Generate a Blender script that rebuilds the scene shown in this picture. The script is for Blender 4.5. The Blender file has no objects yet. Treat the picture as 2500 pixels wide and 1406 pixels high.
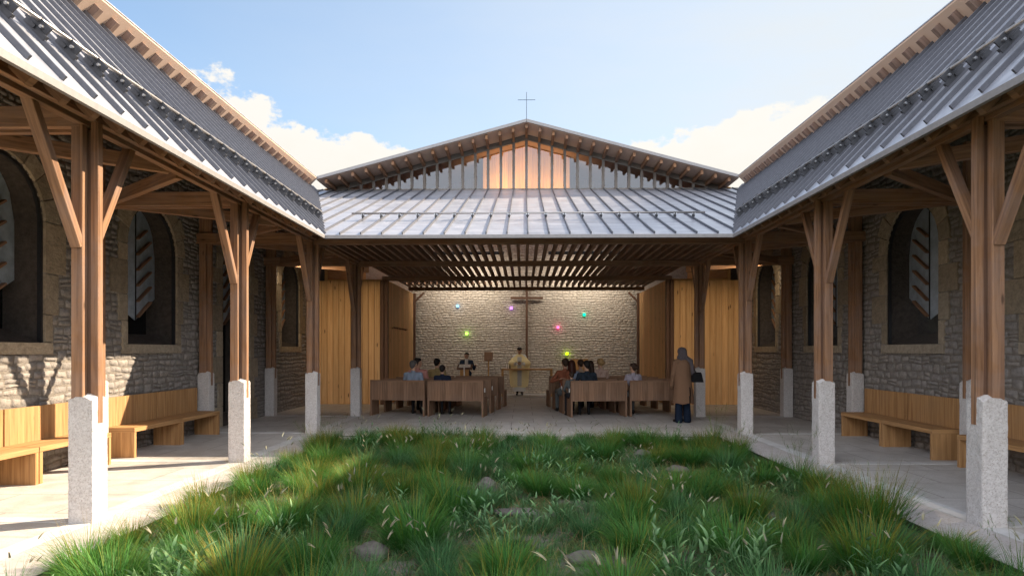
import bpy, bmesh, math, random
import numpy as np
from mathutils import Vector, Matrix, noise as mnoise
R = math.radians
sc = bpy.context.scene
COL = sc.collection

# ------------------------------------------------------------------ camera, sky, sun, exposure
F_PX = 1620.0
cam_d = bpy.data.cameras.new("camera"); cam = bpy.data.objects.new("camera", cam_d); COL.objects.link(cam)
cam.location = (-0.075, 0.0, 1.62); cam.rotation_euler = (R(90), 0, R(1.03))
cam_d.sensor_width = 36; cam_d.lens = 36 * F_PX / 2500; cam_d.shift_y = 152 / 2500
cam_d.clip_start = 0.05; cam_d.clip_end = 5000
sc.camera = cam

SUN_EL, SUN_AZ = R(35.5), R(24.0)          # azimuth measured from +X towards +Y
sun_dir = Vector((math.cos(SUN_EL) * math.cos(SUN_AZ), math.cos(SUN_EL) * math.sin(SUN_AZ), math.sin(SUN_EL)))
sl = bpy.data.lights.new("sun", 'SUN'); sl.energy = 4.4; sl.angle = R(0.5); sl.color = (1.0, 0.83, 0.62)
so = bpy.data.objects.new("sun", sl); COL.objects.link(so); so.location = sun_dir * 60
so.rotation_euler = sun_dir.to_track_quat('Z', 'Y').to_euler()

world = bpy.data.worlds.new("World"); sc.world = world; world.use_nodes = True
sc.view_settings.view_transform = 'Standard'; sc.view_settings.look = 'None'
sc.view_settings.exposure = 1.62; sc.view_settings.gamma = 1.0
sc.render.engine = 'CYCLES'
sc.cycles.use_denoising = True
try:
    sc.cycles.denoiser = 'OPENIMAGEDENOISE'
except Exception:
    pass
sc.cycles.max_bounces = 8; sc.cycles.diffuse_bounces = 5; sc.cycles.glossy_bounces = 4
sc.cycles.transmission_bounces = 6; sc.cycles.transparent_max_bounces = 12
sc.cycles.caustics_reflective = False; sc.cycles.caustics_refractive = False
sc.cycles.sample_clamp_indirect = 6.0

# ------------------------------------------------------------------ node helpers
def nd(nt, typ, ins=None, **props):
    n = nt.nodes.new(typ)
    for k, v in props.items(): setattr(n, k, v)
    for k, v in (ins or {}).items():
        s = n.inputs[k]
        if isinstance(v, bpy.types.NodeSocket): nt.links.new(v, s)
        else: s.default_value = v
    return n
def math_(nt, op, a, b=0.0, c=None):
    d = {0: a, 1: b}
    if c is not None: d[2] = c
    return nd(nt, 'ShaderNodeMath', d, operation=op).outputs[0]
def ramp(nt, fac, stops, interp='LINEAR'):
    n = nd(nt, 'ShaderNodeValToRGB', {'Fac': fac}); cr = n.color_ramp; cr.interpolation = interp
    while len(cr.elements) < len(stops): cr.elements.new(0.5)
    for e, (p, c) in zip(cr.elements, stops):
        e.position = p; e.color = (c, c, c, 1) if isinstance(c, (int, float)) else (*c, 1)
    return n.outputs['Color']
def mix(nt, fac, a, b, mode='MIX'):
    n = nd(nt, 'ShaderNodeMix', data_type='RGBA', blend_type=mode)
    for idx, v in ((0, fac), (6, a), (7, b)):
        s = n.inputs[idx]
        if isinstance(v, bpy.types.NodeSocket): nt.links.new(v, s)
        elif idx == 0: s.default_value = v
        else: s.default_value = (*v, 1) if len(v) == 3 else v
    return n.outputs[2]
def mapping(nt, vec, scale=(1, 1, 1), loc=(0, 0, 0)):
    return nd(nt, 'ShaderNodeMapping', {'Vector': vec, 'Scale': scale, 'Location': loc}).outputs[0]
def noise(nt, vec, scale, detail=4, rough=0.55, dist=0.0):
    return nd(nt, 'ShaderNodeTexNoise', {'Vector': vec, 'Scale': scale, 'Detail': detail, 'Roughness': rough, 'Distortion': dist}).outputs['Fac']
def bump(nt, h, strength=0.3, dist=0.01):
    return nd(nt, 'ShaderNodeBump', {'Height': h, 'Strength': strength, 'Distance': dist}).outputs[0]
def newmat(name):
    m = bpy.data.materials.new(name); m.use_nodes = True; nt = m.node_tree
    b = nt.nodes['Principled BSDF']; tc = nt.nodes.new('ShaderNodeTexCoord'); geo = nt.nodes.new('ShaderNodeNewGeometry')
    return m, nt, b, tc.outputs, geo.outputs
def setp(nt, b, **kw):
    names = {'col': 'Base Color', 'rough': 'Roughness', 'metal': 'Metallic', 'nor': 'Normal', 'spec': 'Specular IOR Level', 'alpha': 'Alpha', 'trans': 'Transmission Weight'}
    for k, v in kw.items():
        s = b.inputs[names[k]]
        if isinstance(v, bpy.types.NodeSocket): nt.links.new(v, s)
        elif k == 'col': s.default_value = (*v, 1)
        else: s.default_value = v

# ------------------------------------------------------------------ sky: Nishita plus procedural cumulus low over the roofs
def build_world():
    nt = world.node_tree; bg = nt.nodes['Background']
    sky = nd(nt, 'ShaderNodeTexSky', sky_type='NISHITA'); sky.sun_disc = False
    sky.sun_elevation = SUN_EL; sky.sun_rotation = R(90) - SUN_AZ
    sky.altitude = 300; sky.air_density = 1.0; sky.dust_density = 0.7; sky.ozone_density = 1.4
    tc = nt.nodes.new('ShaderNodeTexCoord'); d = tc.outputs['Generated']
    sx = nd(nt, 'ShaderNodeSeparateXYZ', {0: d}).outputs
    az = math_(nt, 'ARCTAN2', sx[0], sx[1])
    el = math_(nt, 'ARCSINE', sx[2])
    n1 = noise(nt, mapping(nt, d, (1, 1, 1.5)), 7.5, 12, 0.6)
    n2 = noise(nt, mapping(nt, d, (1, 1, 1.6), (3.1, 1.7, 0.4)), 17.0, 8, 0.6)
    aaz = math_(nt, 'ABSOLUTE', az)
    left = math_(nt, 'MULTIPLY_ADD', aaz, 0.31, 0.222)       # cloud top height over the left roofs
    right = math_(nt, 'MULTIPLY_ADD', aaz, 0.16, 0.262)
    isl = math_(nt, 'LESS_THAN', az, 0.0)
    top = nd(nt, 'ShaderNodeMix', {0: isl, 2: right, 3: left}, data_type='FLOAT').outputs[0]
    top = math_(nt, 'MINIMUM', top, 0.352)
    h = math_(nt, 'SUBTRACT', top, el)
    h = math_(nt, 'ADD', h, math_(nt, 'MULTIPLY', math_(nt, 'SUBTRACT', n1, 0.52), 0.17))
    h = math_(nt, 'ADD', h, math_(nt, 'MULTIPLY', math_(nt, 'SUBTRACT', n2, 0.5), 0.09))
    cov = ramp(nt, math_(nt, 'MULTIPLY_ADD', h, 20.0, 0.5), [(0.36, 0.0), (0.62, 1.0)], 'EASE')
    low = ramp(nt, math_(nt, 'MULTIPLY_ADD', h, 5.0, 0.0), [(0.0, (1.0, 0.985, 0.96)), (0.55, (0.96, 0.93, 0.87)), (1.0, (0.90, 0.88, 0.86))])
    cl = mix(nt, 1.0, low, (3.3, 3.25, 3.12), 'MULTIPLY')
    # thin high veil, denser towards the sun side
    veil = math_(nt, 'MULTIPLY', nd(nt, 'ShaderNodeMapRange', {0: az, 1: -0.60, 2: 0.42, 3: 0.16, 4: 1.0}).outputs[0],
                 nd(nt, 'ShaderNodeMapRange', {0: noise(nt, mapping(nt, d, (1, 1, 3.5)), 3.0, 6, 0.6), 1: 0.25, 2: 0.75, 3: 0.75, 4: 1.0}).outputs[0])
    c = mix(nt, veil, mix(nt, 1.0, sky.outputs[0], (0.74, 0.85, 0.86), 'MULTIPLY'), (2.75, 2.85, 2.88))
    c = mix(nt, cov, c, cl)
    # bright cloud bank behind the camera and overhead, added to fill the shade
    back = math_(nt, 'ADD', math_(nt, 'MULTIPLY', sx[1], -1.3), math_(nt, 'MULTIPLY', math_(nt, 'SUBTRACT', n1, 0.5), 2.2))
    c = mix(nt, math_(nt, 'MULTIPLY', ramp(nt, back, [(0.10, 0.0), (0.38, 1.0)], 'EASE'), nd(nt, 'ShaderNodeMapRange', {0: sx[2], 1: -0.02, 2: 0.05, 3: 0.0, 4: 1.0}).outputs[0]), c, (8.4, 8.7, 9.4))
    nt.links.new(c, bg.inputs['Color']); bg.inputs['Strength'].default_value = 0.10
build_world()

# ------------------------------------------------------------------ mesh builder
class MB:
    def __init__(s): s.v = []; s.f = []; s.uv = []; s.mi = []
    def face(s, idx, uvs=None, m=0):
        s.f.append(tuple(idx)); s.mi.append(m); s.uv.append(uvs or [(0, 0)] * len(idx))
    def add(s, pts):
        n = len(s.v); s.v.extend([tuple(p) for p in pts]); return list(range(n, n + len(pts)))
    def poly(s, pts, m=0, uvs=None):
        i = s.add(pts); s.face(i, uvs, m)
    def beam(s, p0, p1, w, h, up=(0, 0, 1), ch=0.005, m=0, rng=None):
        p0 = Vector(p0); p1 = Vector(p1); d = p1 - p0; L = d.length; d = d / L; up = Vector(up)
        if abs(d.dot(up)) > 0.98: up = Vector((0, 1, 0)) if abs(d.y) < 0.9 else Vector((0, 0, 1))
        a = d.cross(up).normalized(); b = a.cross(d)
        x, y = w / 2, h / 2; c = min(ch, x * 0.8, y * 0.8)
        if c > 0: pr = [(-x + c, -y), (x - c, -y), (x, -y + c), (x, y - c), (x - c, y), (-x + c, y), (-x, y - c), (-x, -y + c)]
        else: pr = [(-x, -y), (x, -y), (x, y), (-x, y)]
        n = len(pr); per = [0]
        for k in range(n): per.append(per[-1] + math.dist(pr[k], pr[(k + 1) % n]))
        vo = random.random() * 50; uo = random.random() * 50
        A = s.add([p0 + a * q[0] + b * q[1] for q in pr]); B = s.add([p1 + a * q[0] + b * q[1] for q in pr])
        for k in range(n):
            k2 = (k + 1) % n
            s.face([A[k], A[k2], B[k2], B[k]], [(uo, vo + per[k]), (uo, vo + per[k + 1]), (uo + L, vo + per[k + 1]), (uo + L, vo + per[k])], m)
        s.face(A[::-1], [(uo + q[0] * 0.3, vo + q[1]) for q in pr[::-1]], m); s.face(B, [(uo + q[0] * 0.3, vo + q[1]) for q in pr], m)
    def box(s, mn, mx, axis=None, ch=0.004, m=0):
        mn = Vector(mn); mx = Vector(mx); sz = mx - mn; c = (mn + mx) / 2
        if axis is None: axis = max(range(3), key=lambda k: sz[k])
        p0 = c.copy(); p1 = c.copy(); p0[axis] = mn[axis]; p1[axis] = mx[axis]
        if axis == 2: s.beam(p0, p1, sz.x, sz.y, (0, 1, 0), ch, m)
        elif axis == 1: s.beam(p0, p1, sz.x, sz.z, (0, 0, 1), ch, m)
        else: s.beam(p0, p1, sz.y, sz.z, (0, 0, 1), ch, m)
    def tube(s, pts, rads, n=8, m=0, cap=True):
        rings = []; L = len(pts); pts = [Vector(p) for p in pts]
        if not isinstance(rads, (list, tuple)): rads = [rads] * L
        ref = None
        for i, p in enumerate(pts):
            d = (pts[min(i + 1, L - 1)] - pts[max(i - 1, 0)]).normalized()
            if ref is None: ref = d.orthogonal().normalized()
            a = (ref - d * ref.dot(d)).normalized(); b = d.cross(a); ref = a
            rings.append(s.add([p + (a * math.cos(t) + b * math.sin(t)) * rads[i] for t in [2 * math.pi * k / n for k in range(n)]]))
        for i in range(L - 1):
            for k in range(n):
                k2 = (k + 1) % n; s.face([rings[i][k], rings[i][k2], rings[i + 1][k2], rings[i + 1][k]], [(i, k / n), (i, (k + 1) / n), (i + 1, (k + 1) / n), (i + 1, k / n)], m)
        if cap: s.face(rings[0][::-1], None, m); s.face(rings[-1], None, m)
    def prism(s, pts, ext, m=0):
        ext = Vector(ext); pts = [Vector(p) for p in pts]; n = len(pts)
        A = s.add(pts); B = s.add([p + ext for p in pts])
        s.face(A[::-1], [(p.z, p.x + p.y) for p in pts[::-1]], m); s.face(B, [(p.z, p.x + p.y) for p in pts], m)
        for k in range(n):
            k2 = (k + 1) % n; L = (pts[k2] - pts[k]).length
            s.face([A[k], A[k2], B[k2], B[k]], [(0, 0), (L, 0), (L, ext.length), (0, ext.length)], m)
    def mesh(s, name, mats, smooth=False):
        me = bpy.data.meshes.new(name); me.from_pydata(s.v, [], s.f)
        for m in (mats if isinstance(mats, (list, tuple)) else [mats]): me.materials.append(m)
        if len(me.polygons) == len(s.f):
            uvl = me.uv_layers.new(name="UVMap"); flat = np.array([c for u in s.uv for p in u for c in p], dtype=np.float32)
            if len(flat) == 2 * len(me.loops): uvl.data.foreach_set('uv', flat)
            me.polygons.foreach_set('material_index', np.array(s.mi, dtype=np.int32))
        if smooth: me.polygons.foreach_set('use_smooth', np.ones(len(me.polygons), dtype=bool))
        me.update(); return me

def link(name, data, parent=None, loc=(0, 0, 0), rotz=0.0):
    o = bpy.data.objects.new(name, data); COL.objects.link(o); o.location = loc; o.rotation_euler = (0, 0, rotz)
    if parent is not None: o.parent = parent
    return o
def obj(name, mb, mats, parent=None, loc=(0, 0, 0), rotz=0.0, smooth=False):
    return link(name, mb.mesh(name, mats, smooth) if isinstance(mb, MB) else mb, parent, loc, rotz)
def tag(o, label, cat, group=None):
    o['label'] = label; o['category'] = cat; o['kind'] = 'thing'
    if group: o['group'] = group
    return o
def thing(name, label, cat, loc=(0, 0, 0), rotz=0.0, group=None):
    return tag(link(name, None, None, loc, rotz), label, cat, group)
def struct(o): o['kind'] = 'structure'; return o
def children(o): return [c for c in COL.objects if c.parent == o]
def dup(root, loc=None, rotz=None, label=None):
    def cp(o, par):
        c = o.copy(); COL.objects.link(c)
        if par is not None: c.parent = par
        for ch in KIDS.get(o.name, ()): cp(ch, c)
        return c
    KIDS = {}
    for o in COL.objects:
        if o.parent is not None: KIDS.setdefault(o.parent.name, []).append(o)
    r = cp(root, None)
    if loc is not None: r.location = loc
    if rotz is not None: r.rotation_euler = (0, 0, rotz)
    if label: r['label'] = label
    return r

# ------------------------------------------------------------------ materials
M = {}
def wood(name, dark, light, grey=(0.30, 0.26, 0.23), greyamt=0.25, knots=0.5, rough=0.72, var=0.35, gscale=1.0, bstr=0.25, ks=0.085):
    m, nt, b, tc, geo = newmat(name); uv = tc['UV']; oc = tc['Object']
    g = noise(nt, mapping(nt, uv, (1.1 * gscale, 26 * gscale, 1)), 1.0, 6, 0.62, 0.6)
    g2 = noise(nt, mapping(nt, uv, (0.35, 5.0, 1), (7, 3, 0)), 1.0, 4, 0.5, 1.5)
    c = ramp(nt, g, [(0.36, dark), (0.64, light)])
    c = mix(nt, math_(nt, 'MULTIPLY', g2, 0.42), c, light)
    rnd = geo['Random Per Island']
    c = mix(nt, 1.0, c, ramp(nt, rnd, [(0, (1 - var,) * 3), (1, (1 + var * 0.5, 1 + var * 0.42, 1 + var * 0.35))]), 'MULTIPLY')
    st = noise(nt, oc, 1.7, 6, 0.65, 0.8)
    c = mix(nt, math_(nt, 'MULTIPLY', ramp(nt, st, [(0.42, 0.0), (0.72, 1.0)]), greyamt), c, grey)
    dk = noise(nt, mapping(nt, uv, (0.7, 26, 1), (1, 9, 0)), 1.0, 8, 0.75)
    c = mix(nt, math_(nt, 'MULTIPLY', ramp(nt, dk, [(0.60, 0.0), (0.70, 1.0)]), 0.65), c, tuple(x * 0.35 for x in dark))
    if knots > 0:
        vo = nd(nt, 'ShaderNodeTexVoronoi', {'Vector': mapping(nt, uv, (2.1, 7.0, 1)), 'Scale': 1.0, 'Randomness': 1.0}).outputs
        kn = math_(nt, 'MULTIPLY', ramp(nt, vo['Distance'], [(ks * 0.6, 1.0), (ks * 1.3, 0.0)]), ramp(nt, nd(nt, 'ShaderNodeSeparateColor', {0: vo['Color']}).outputs[0], [(0.6, 0.0), (0.62, 1.0)]))
        c = mix(nt, math_(nt, 'MULTIPLY', kn, knots), c, tuple(x * 0.25 for x in dark))
    setp(nt, b, col=c, rough=rough, spec=0.25, nor=bump(nt, g, bstr, 0.004)); M[name] = m; return m
wood('timber', (0.135, 0.066, 0.034), (0.37, 0.205, 0.11), grey=(0.25, 0.195, 0.18), greyamt=0.5, bstr=0.5, knots=0.7, ks=0.1)
wood('slat_timber', (0.14, 0.075, 0.045), (0.30, 0.175, 0.11), greyamt=0.3)
wood('bench_wood', (0.27, 0.135, 0.05), (0.54, 0.31, 0.135), grey=(0.34, 0.22, 0.13), greyamt=0.3, gscale=0.8, knots=0.35)
wood('pew_wood', (0.16, 0.088, 0.052), (0.33, 0.195, 0.12), greyamt=0.15, knots=0.2, var=0.2)
wood('larch', (0.62, 0.32, 0.125), (0.82, 0.52, 0.255), grey=(0.72, 0.43, 0.20), greyamt=0.2, knots=0.9, var=0.14, ks=0.13)
wood('centre_wood', (0.58, 0.25, 0.045), (0.78, 0.41, 0.095), greyamt=0.1, knots=0.1)
wood('oak', (0.40, 0.21, 0.075), (0.58, 0.33, 0.13), greyamt=0.1, knots=0.1)
wood('weathered', (0.13, 0.11, 0.095), (0.26, 0.23, 0.205), grey=(0.26, 0.265, 0.26), greyamt=0.6)
wood('ply', (0.54, 0.385, 0.29), (0.69, 0.525, 0.42), grey=(0.60, 0.46, 0.39), greyamt=0.3, knots=0.08, var=0.08, gscale=0.4)
wood('rafter_wood', (0.15, 0.095, 0.075), (0.27, 0.185, 0.15), greyamt=0.3)
wood('partition_wood', (0.30, 0.17, 0.12), (0.44, 0.28, 0.20), greyamt=0.2, knots=0.1)
wood('dark_wood', (0.10, 0.052, 0.032), (0.20, 0.11, 0.07), greyamt=0.1)

def granite():
    m, nt, b, tc, geo = newmat('granite'); oc = tc['Object']
    a = noise(nt, oc, 55, 6, 0.7); c = ramp(nt, a, [(0.3, (0.40, 0.37, 0.355)), (0.5, (0.60, 0.57, 0.55)), (0.7, (0.70, 0.67, 0.65))])
    vo = nd(nt, 'ShaderNodeTexVoronoi', {'Vector': mapping(nt, oc, (1, 1, 1.6)), 'Scale': 62, 'Randomness': 1.0}).outputs
    sp = math_(nt, 'MULTIPLY', ramp(nt, vo['Distance'], [(0.20, 1.0), (0.34, 0.0)]), ramp(nt, nd(nt, 'ShaderNodeSeparateColor', {0: vo['Color']}).outputs[1], [(0.66, 0.0), (0.7, 1.0)]))
    c = mix(nt, math_(nt, 'MULTIPLY', sp, 0.75), c, (0.30, 0.20, 0.15))
    c = mix(nt, math_(nt, 'MULTIPLY', ramp(nt, noise(nt, oc, 3.0, 4), [(0.45, 0.0), (0.75, 1.0)]), 0.35), c, (0.48, 0.43, 0.40))
    h = math_(nt, 'ADD', noise(nt, mapping(nt, oc, (1, 1, 1.4)), 38, 5, 0.65), math_(nt, 'MULTIPLY', sp, -0.35))
    setp(nt, b, col=c, rough=0.85, spec=0.3, nor=bump(nt, h, 0.9, 0.012)); M['granite'] = m
granite()
def rubble(name, c0, c1, c2, tint=0.5):
    m, nt, b, tc, geo = newmat(name); oc = tc['Object']; rnd = geo['Random Per Island']
    c = ramp(nt, rnd, [(0.0, c0), (0.35, c1), (0.7, c2), (1.0, c0)])
    n = noise(nt, oc, 14, 8, 0.7); c = mix(nt, 1.0, c, ramp(nt, n, [(0.25, (0.55, 0.54, 0.53)), (0.75, (1.28, 1.26, 1.22))]), 'MULTIPLY')
    l = noise(nt, oc, 1.3, 5, 0.6); c = mix(nt, math_(nt, 'MULTIPLY', ramp(nt, l, [(0.45, 0.0), (0.7, 1.0)]), tint), c, c2)
    h = math_(nt, 'ADD', noise(nt, oc, 26, 8, 0.7), math_(nt, 'MULTIPLY', noise(nt, mapping(nt, oc, (1, 1, 2.5)), 9, 5, 0.6), 1.2))
    setp(nt, b, col=c, rough=0.93, spec=0.15, nor=bump(nt, h, 0.75, 0.02)); M[name] = m
rubble('rubble', (0.27, 0.25, 0.235), (0.335, 0.305, 0.28), (0.30, 0.28, 0.27))
rubble('mortar', (0.22, 0.20, 0.18), (0.23, 0.205, 0.18), (0.21, 0.19, 0.175))
rubble('pale_mortar', (0.45, 0.395, 0.335), (0.47, 0.41, 0.35), (0.44, 0.39, 0.335))
rubble('chapel_stone', (0.54, 0.475, 0.40), (0.61, 0.54, 0.46), (0.57, 0.51, 0.44))
rubble('dressed', (0.29, 0.235, 0.17), (0.46, 0.375, 0.275), (0.38, 0.325, 0.255), 0.2)
rubble('dressed_grey', (0.47, 0.42, 0.36), (0.50, 0.45, 0.385), (0.46, 0.42, 0.375), 0.3)
rubble('rock', (0.13, 0.115, 0.11), (0.17, 0.145, 0.14), (0.12, 0.12, 0.12))
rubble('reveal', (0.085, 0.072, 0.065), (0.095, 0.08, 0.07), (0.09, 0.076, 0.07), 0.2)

def zinc():
    m, nt, b, tc, geo = newmat('zinc'); oc = tc['Object']
    n = noise(nt, mapping(nt, oc, (0.7, 4.0, 4.0)), 1.6, 7, 0.65, 0.4); n2 = noise(nt, oc, 2.6, 8, 0.7)
    c = ramp(nt, n, [(0.32, (0.31, 0.335, 0.40)), (0.68, (0.57, 0.585, 0.645))])
    c = mix(nt, math_(nt, 'MULTIPLY', n2, 0.4), c, (0.53, 0.50, 0.515))
    r = nd(nt, 'ShaderNodeMapRange', {0: n2, 1: 0.3, 2: 0.7, 3: 0.30, 4: 0.52}).outputs[0]
    setp(nt, b, col=c, rough=r, metal=0.62, nor=bump(nt, noise(nt, oc, 3.0, 3), 0.12, 0.02)); M['zinc'] = m
zinc()
def plain(name, col, rough=0.6, metal=0.0, nscale=20, amt=0.25, bstr=0.1, spec=0.4):
    m, nt, b, tc, geo = newmat(name); n = noise(nt, tc['Object'], nscale, 5, 0.6)
    c = mix(nt, 1.0, col, ramp(nt, n, [(0.25, (1 - amt,) * 3), (0.75, (1 + amt,) * 3)]), 'MULTIPLY')
    setp(nt, b, col=c, rough=rough, metal=metal, spec=spec, nor=bump(nt, n, bstr, 0.004)); M[name] = m; return m
plain('zinc_dark', (0.30, 0.30, 0.32), 0.5, 0.5); plain('seam_metal', (0.115, 0.12, 0.14), 0.45, 0.4, amt=0.15)
plain('fascia_metal', (0.26, 0.25, 0.25), 0.55, 0.3, amt=0.12)
plain('steel', (0.55, 0.56, 0.58), 0.3, 0.9, amt=0.1); plain('bracket_steel', (0.06, 0.062, 0.07), 0.5, 0.4, amt=0.25)
plain('pipe_steel', (0.36, 0.34, 0.33), 0.38, 0.7, amt=0.12)
plain('black_steel', (0.025, 0.025, 0.028), 0.5, 0.3); plain('blue_panel', (0.37, 0.43, 0.50), 0.45, 0.2, 7, 0.28)
plain('iron_blue', (0.10, 0.14, 0.19), 0.5, 0.5)

def terrazzo(name, base, speck, joint=None, sscale=70):
    m, nt, b, tc, geo = newmat(name); oc = tc['Object']
    n = noise(nt, oc, 2.2, 8, 0.68, 0.6); c = mix(nt, 1.0, base, ramp(nt, n, [(0.3, (0.74, 0.72, 0.70)), (0.55, (1.0, 1.0, 1.0)), (0.75, (1.12,) * 3)]), 'MULTIPLY')
    vo = nd(nt, 'ShaderNodeTexVoronoi', {'Vector': oc, 'Scale': sscale, 'Randomness': 1.0}).outputs
    s = nd(nt, 'ShaderNodeSeparateColor', {0: vo['Color']}).outputs
    sp = math_(nt, 'MULTIPLY', ramp(nt, vo['Distance'], [(0.25, 1.0), (0.42, 0.0)]), ramp(nt, s[0], [(0.55, 0.0), (0.6, 1.0)]))
    c = mix(nt, math_(nt, 'MULTIPLY', sp, 0.6), c, speck)
    rr = nd(nt, 'ShaderNodeMapRange', {0: n, 1: 0.3, 2: 0.7, 3: 0.5, 4: 0.75}).outputs[0]
    if joint:
        br = nd(nt, 'ShaderNodeTexBrick', {'Vector': mapping(nt, oc, (1, 1, 1), (0.35, 0.2, 0)), 'Scale': 1.0, 'Mortar Size': 0.007, 'Brick Width': joint[0], 'Row Height': joint[1], 'Color1': (1, 1, 1, 1), 'Color2': (0.86, 0.86, 0.85, 1), 'Mortar': (0.45, 0.4, 0.37, 1)}).outputs['Color']
        c = mix(nt, 1.0, c, br, 'MULTIPLY')
    setp(nt, b, col=c, rough=rr, spec=0.35, nor=bump(nt, noise(nt, oc, 90, 4, 0.7), 0.25, 0.004)); M[name] = m
terrazzo('terrazzo', (0.56, 0.53, 0.50), (0.30, 0.26, 0.25), (0.98, 0.842))
terrazzo('white_strip', (0.60, 0.59, 0.58), (0.5, 0.47, 0.45))
terrazzo('kerb_stone', (0.50, 0.46, 0.44), (0.27, 0.19, 0.15), None, 34)
def soil():
    m, nt, b, tc, geo = newmat('soil'); oc = tc['Object']
    n = noise(nt, oc, 1.6, 7, 0.65, 0.5); n2 = noise(nt, oc, 24, 6, 0.7)
    c = ramp(nt, n, [(0.36, (0.045, 0.075, 0.02)), (0.5, (0.075, 0.10, 0.035)), (0.58, (0.15, 0.135, 0.115)), (0.7, (0.22, 0.20, 0.185))])
    c = mix(nt, 1.0, c, ramp(nt, n2, [(0.25, (0.6,) * 3), (0.75, (1.35,) * 3)]), 'MULTIPLY')
    setp(nt, b, col=c, rough=0.95, spec=0.1, nor=bump(nt, n2, 0.8, 0.03)); M['soil'] = m
soil()
def leafmat(name, root, mid, tip, trans=0.35, rough=0.55):
    m, nt, b, tc, geo = newmat(name); s = nd(nt, 'ShaderNodeSeparateXYZ', {0: tc['UV']}).outputs
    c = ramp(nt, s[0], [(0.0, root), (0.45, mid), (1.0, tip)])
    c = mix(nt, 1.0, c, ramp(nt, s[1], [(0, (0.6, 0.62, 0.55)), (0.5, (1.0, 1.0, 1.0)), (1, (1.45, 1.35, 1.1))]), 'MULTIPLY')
    oi = nt.nodes.new('ShaderNodeObjectInfo').outputs['Random']
    c = mix(nt, 1.0, c, ramp(nt, oi, [(0, (0.78, 0.85, 0.8)), (1, (1.2, 1.12, 1.05))]), 'MULTIPLY')
    setp(nt, b, col=c, rough=rough, spec=0.25)
    tr = nd(nt, 'ShaderNodeBsdfTranslucent', {'Color': c}); mx = nd(nt, 'ShaderNodeMixShader', {0: trans, 1: b.outputs[0], 2: tr.outputs[0]})
    nt.links.new(mx.outputs[0], nt.nodes['Material Output'].inputs[0]); M[name] = m
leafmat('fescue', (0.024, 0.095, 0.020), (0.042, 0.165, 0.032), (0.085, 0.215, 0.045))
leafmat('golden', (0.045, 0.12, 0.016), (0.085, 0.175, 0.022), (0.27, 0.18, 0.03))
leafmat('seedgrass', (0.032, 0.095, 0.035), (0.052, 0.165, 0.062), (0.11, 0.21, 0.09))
leafmat('seedhead', (0.26, 0.26, 0.19), (0.33, 0.32, 0.25), (0.38, 0.36, 0.29), 0.3)
leafmat('broadleaf', (0.06, 0.14, 0.05), (0.13, 0.25, 0.12), (0.22, 0.34, 0.19), 0.25)
leafmat('straw', (0.16, 0.11, 0.055), (0.24, 0.17, 0.085), (0.30, 0.22, 0.12), 0.2)
leafmat('hedge_leaf', (0.02, 0.045, 0.012), (0.03, 0.065, 0.015), (0.045, 0.08, 0.02), 0.2)
def glass(name, tint, refl=0.10, rough=0.02):
    m, nt, b, tc, geo = newmat(name); nt.nodes.remove(b)
    t = nd(nt, 'ShaderNodeBsdfTransparent', {'Color': (*tint, 1)}); g = nd(nt, 'ShaderNodeBsdfGlossy', {'Color': (0.9, 0.95, 1, 1), 'Roughness': rough})
    fr = nd(nt, 'ShaderNodeFresnel', {'IOR': 1.5}).outputs[0]; f = math_(nt, 'MULTIPLY_ADD', fr, 0.9, refl)
    mx = nd(nt, 'ShaderNodeMixShader', {0: f, 1: t.outputs[0], 2: g.outputs[0]}); nt.links.new(mx.outputs[0], nt.nodes['Material Output'].inputs[0]); M[name] = m
glass('gable_glass', (0.84, 0.84, 0.88), 0.07); glass('tinted_glass', (0.62, 0.64, 0.66), 0.02)
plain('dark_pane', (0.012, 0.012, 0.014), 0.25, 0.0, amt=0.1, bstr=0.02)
def glow(name, col, s):
    m, nt, b, tc, geo = newmat(name); setp(nt, b, col=col, rough=0.2)
    b.inputs['Emission Color'].default_value = (*col, 1); b.inputs['Emission Strength'].default_value = s; M[name] = m
# ================================================================== dimensions
XE, ZE, XT, ZT, YE, YT = 3.74, 3.736, 6.345, 6.46, 12.13, 20.0
KS = (ZT - ZE) / (XT - XE); KC = (ZT - ZE) / (YT - YE); KV = (YT - YE) / (XT - XE)
XC, XW, BAY, SP = 4.2325, 6.5, 3.37, 0.385
def ROW(n): return 6.2575 + BAY * (n - 1)
Y0 = -2.0
YB = 24.8                                     # chapel back wall
random.seed(7)
WASH, UPL = 14.0, 4.2
def part(name, mb, mat, root, smooth=False):
    return obj(name, mb, mat, root, loc=-root.location, smooth=smooth)

# ================================================================== ground
mb = MB(); mb.poly([(-400, -300, -0.42), (400, -300, -0.42), (400, 500, -0.42), (-400, 500, -0.42)])
struct(obj('terrain', mb, M['soil']))
BX, BY0, BY1 = 3.55, 0.9, 12.42              # planted bed
mb = MB(); n = 60
for j in range(n + 1):
    for i in range(n + 1):
        x = -BX + 2 * BX * i / n; y = BY0 + (BY1 - BY0) * j / n
        e = min(BX - abs(x), y - BY0, BY1 - y)
        z = -0.055 + 0.04 * (mnoise.noise((x * 0.9, y * 0.9, 3)) + 0.4 * mnoise.noise((x * 3, y * 3, 1))) * min(1, e / 0.5)
        mb.v.append((x, y, z))
for j in range(n):
    for i in range(n):
        a = j * (n + 1) + i; mb.face([a, a + 1, a + n + 2, a + n + 1])
struct(obj('soil', mb, M['soil'], smooth=True))
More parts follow.
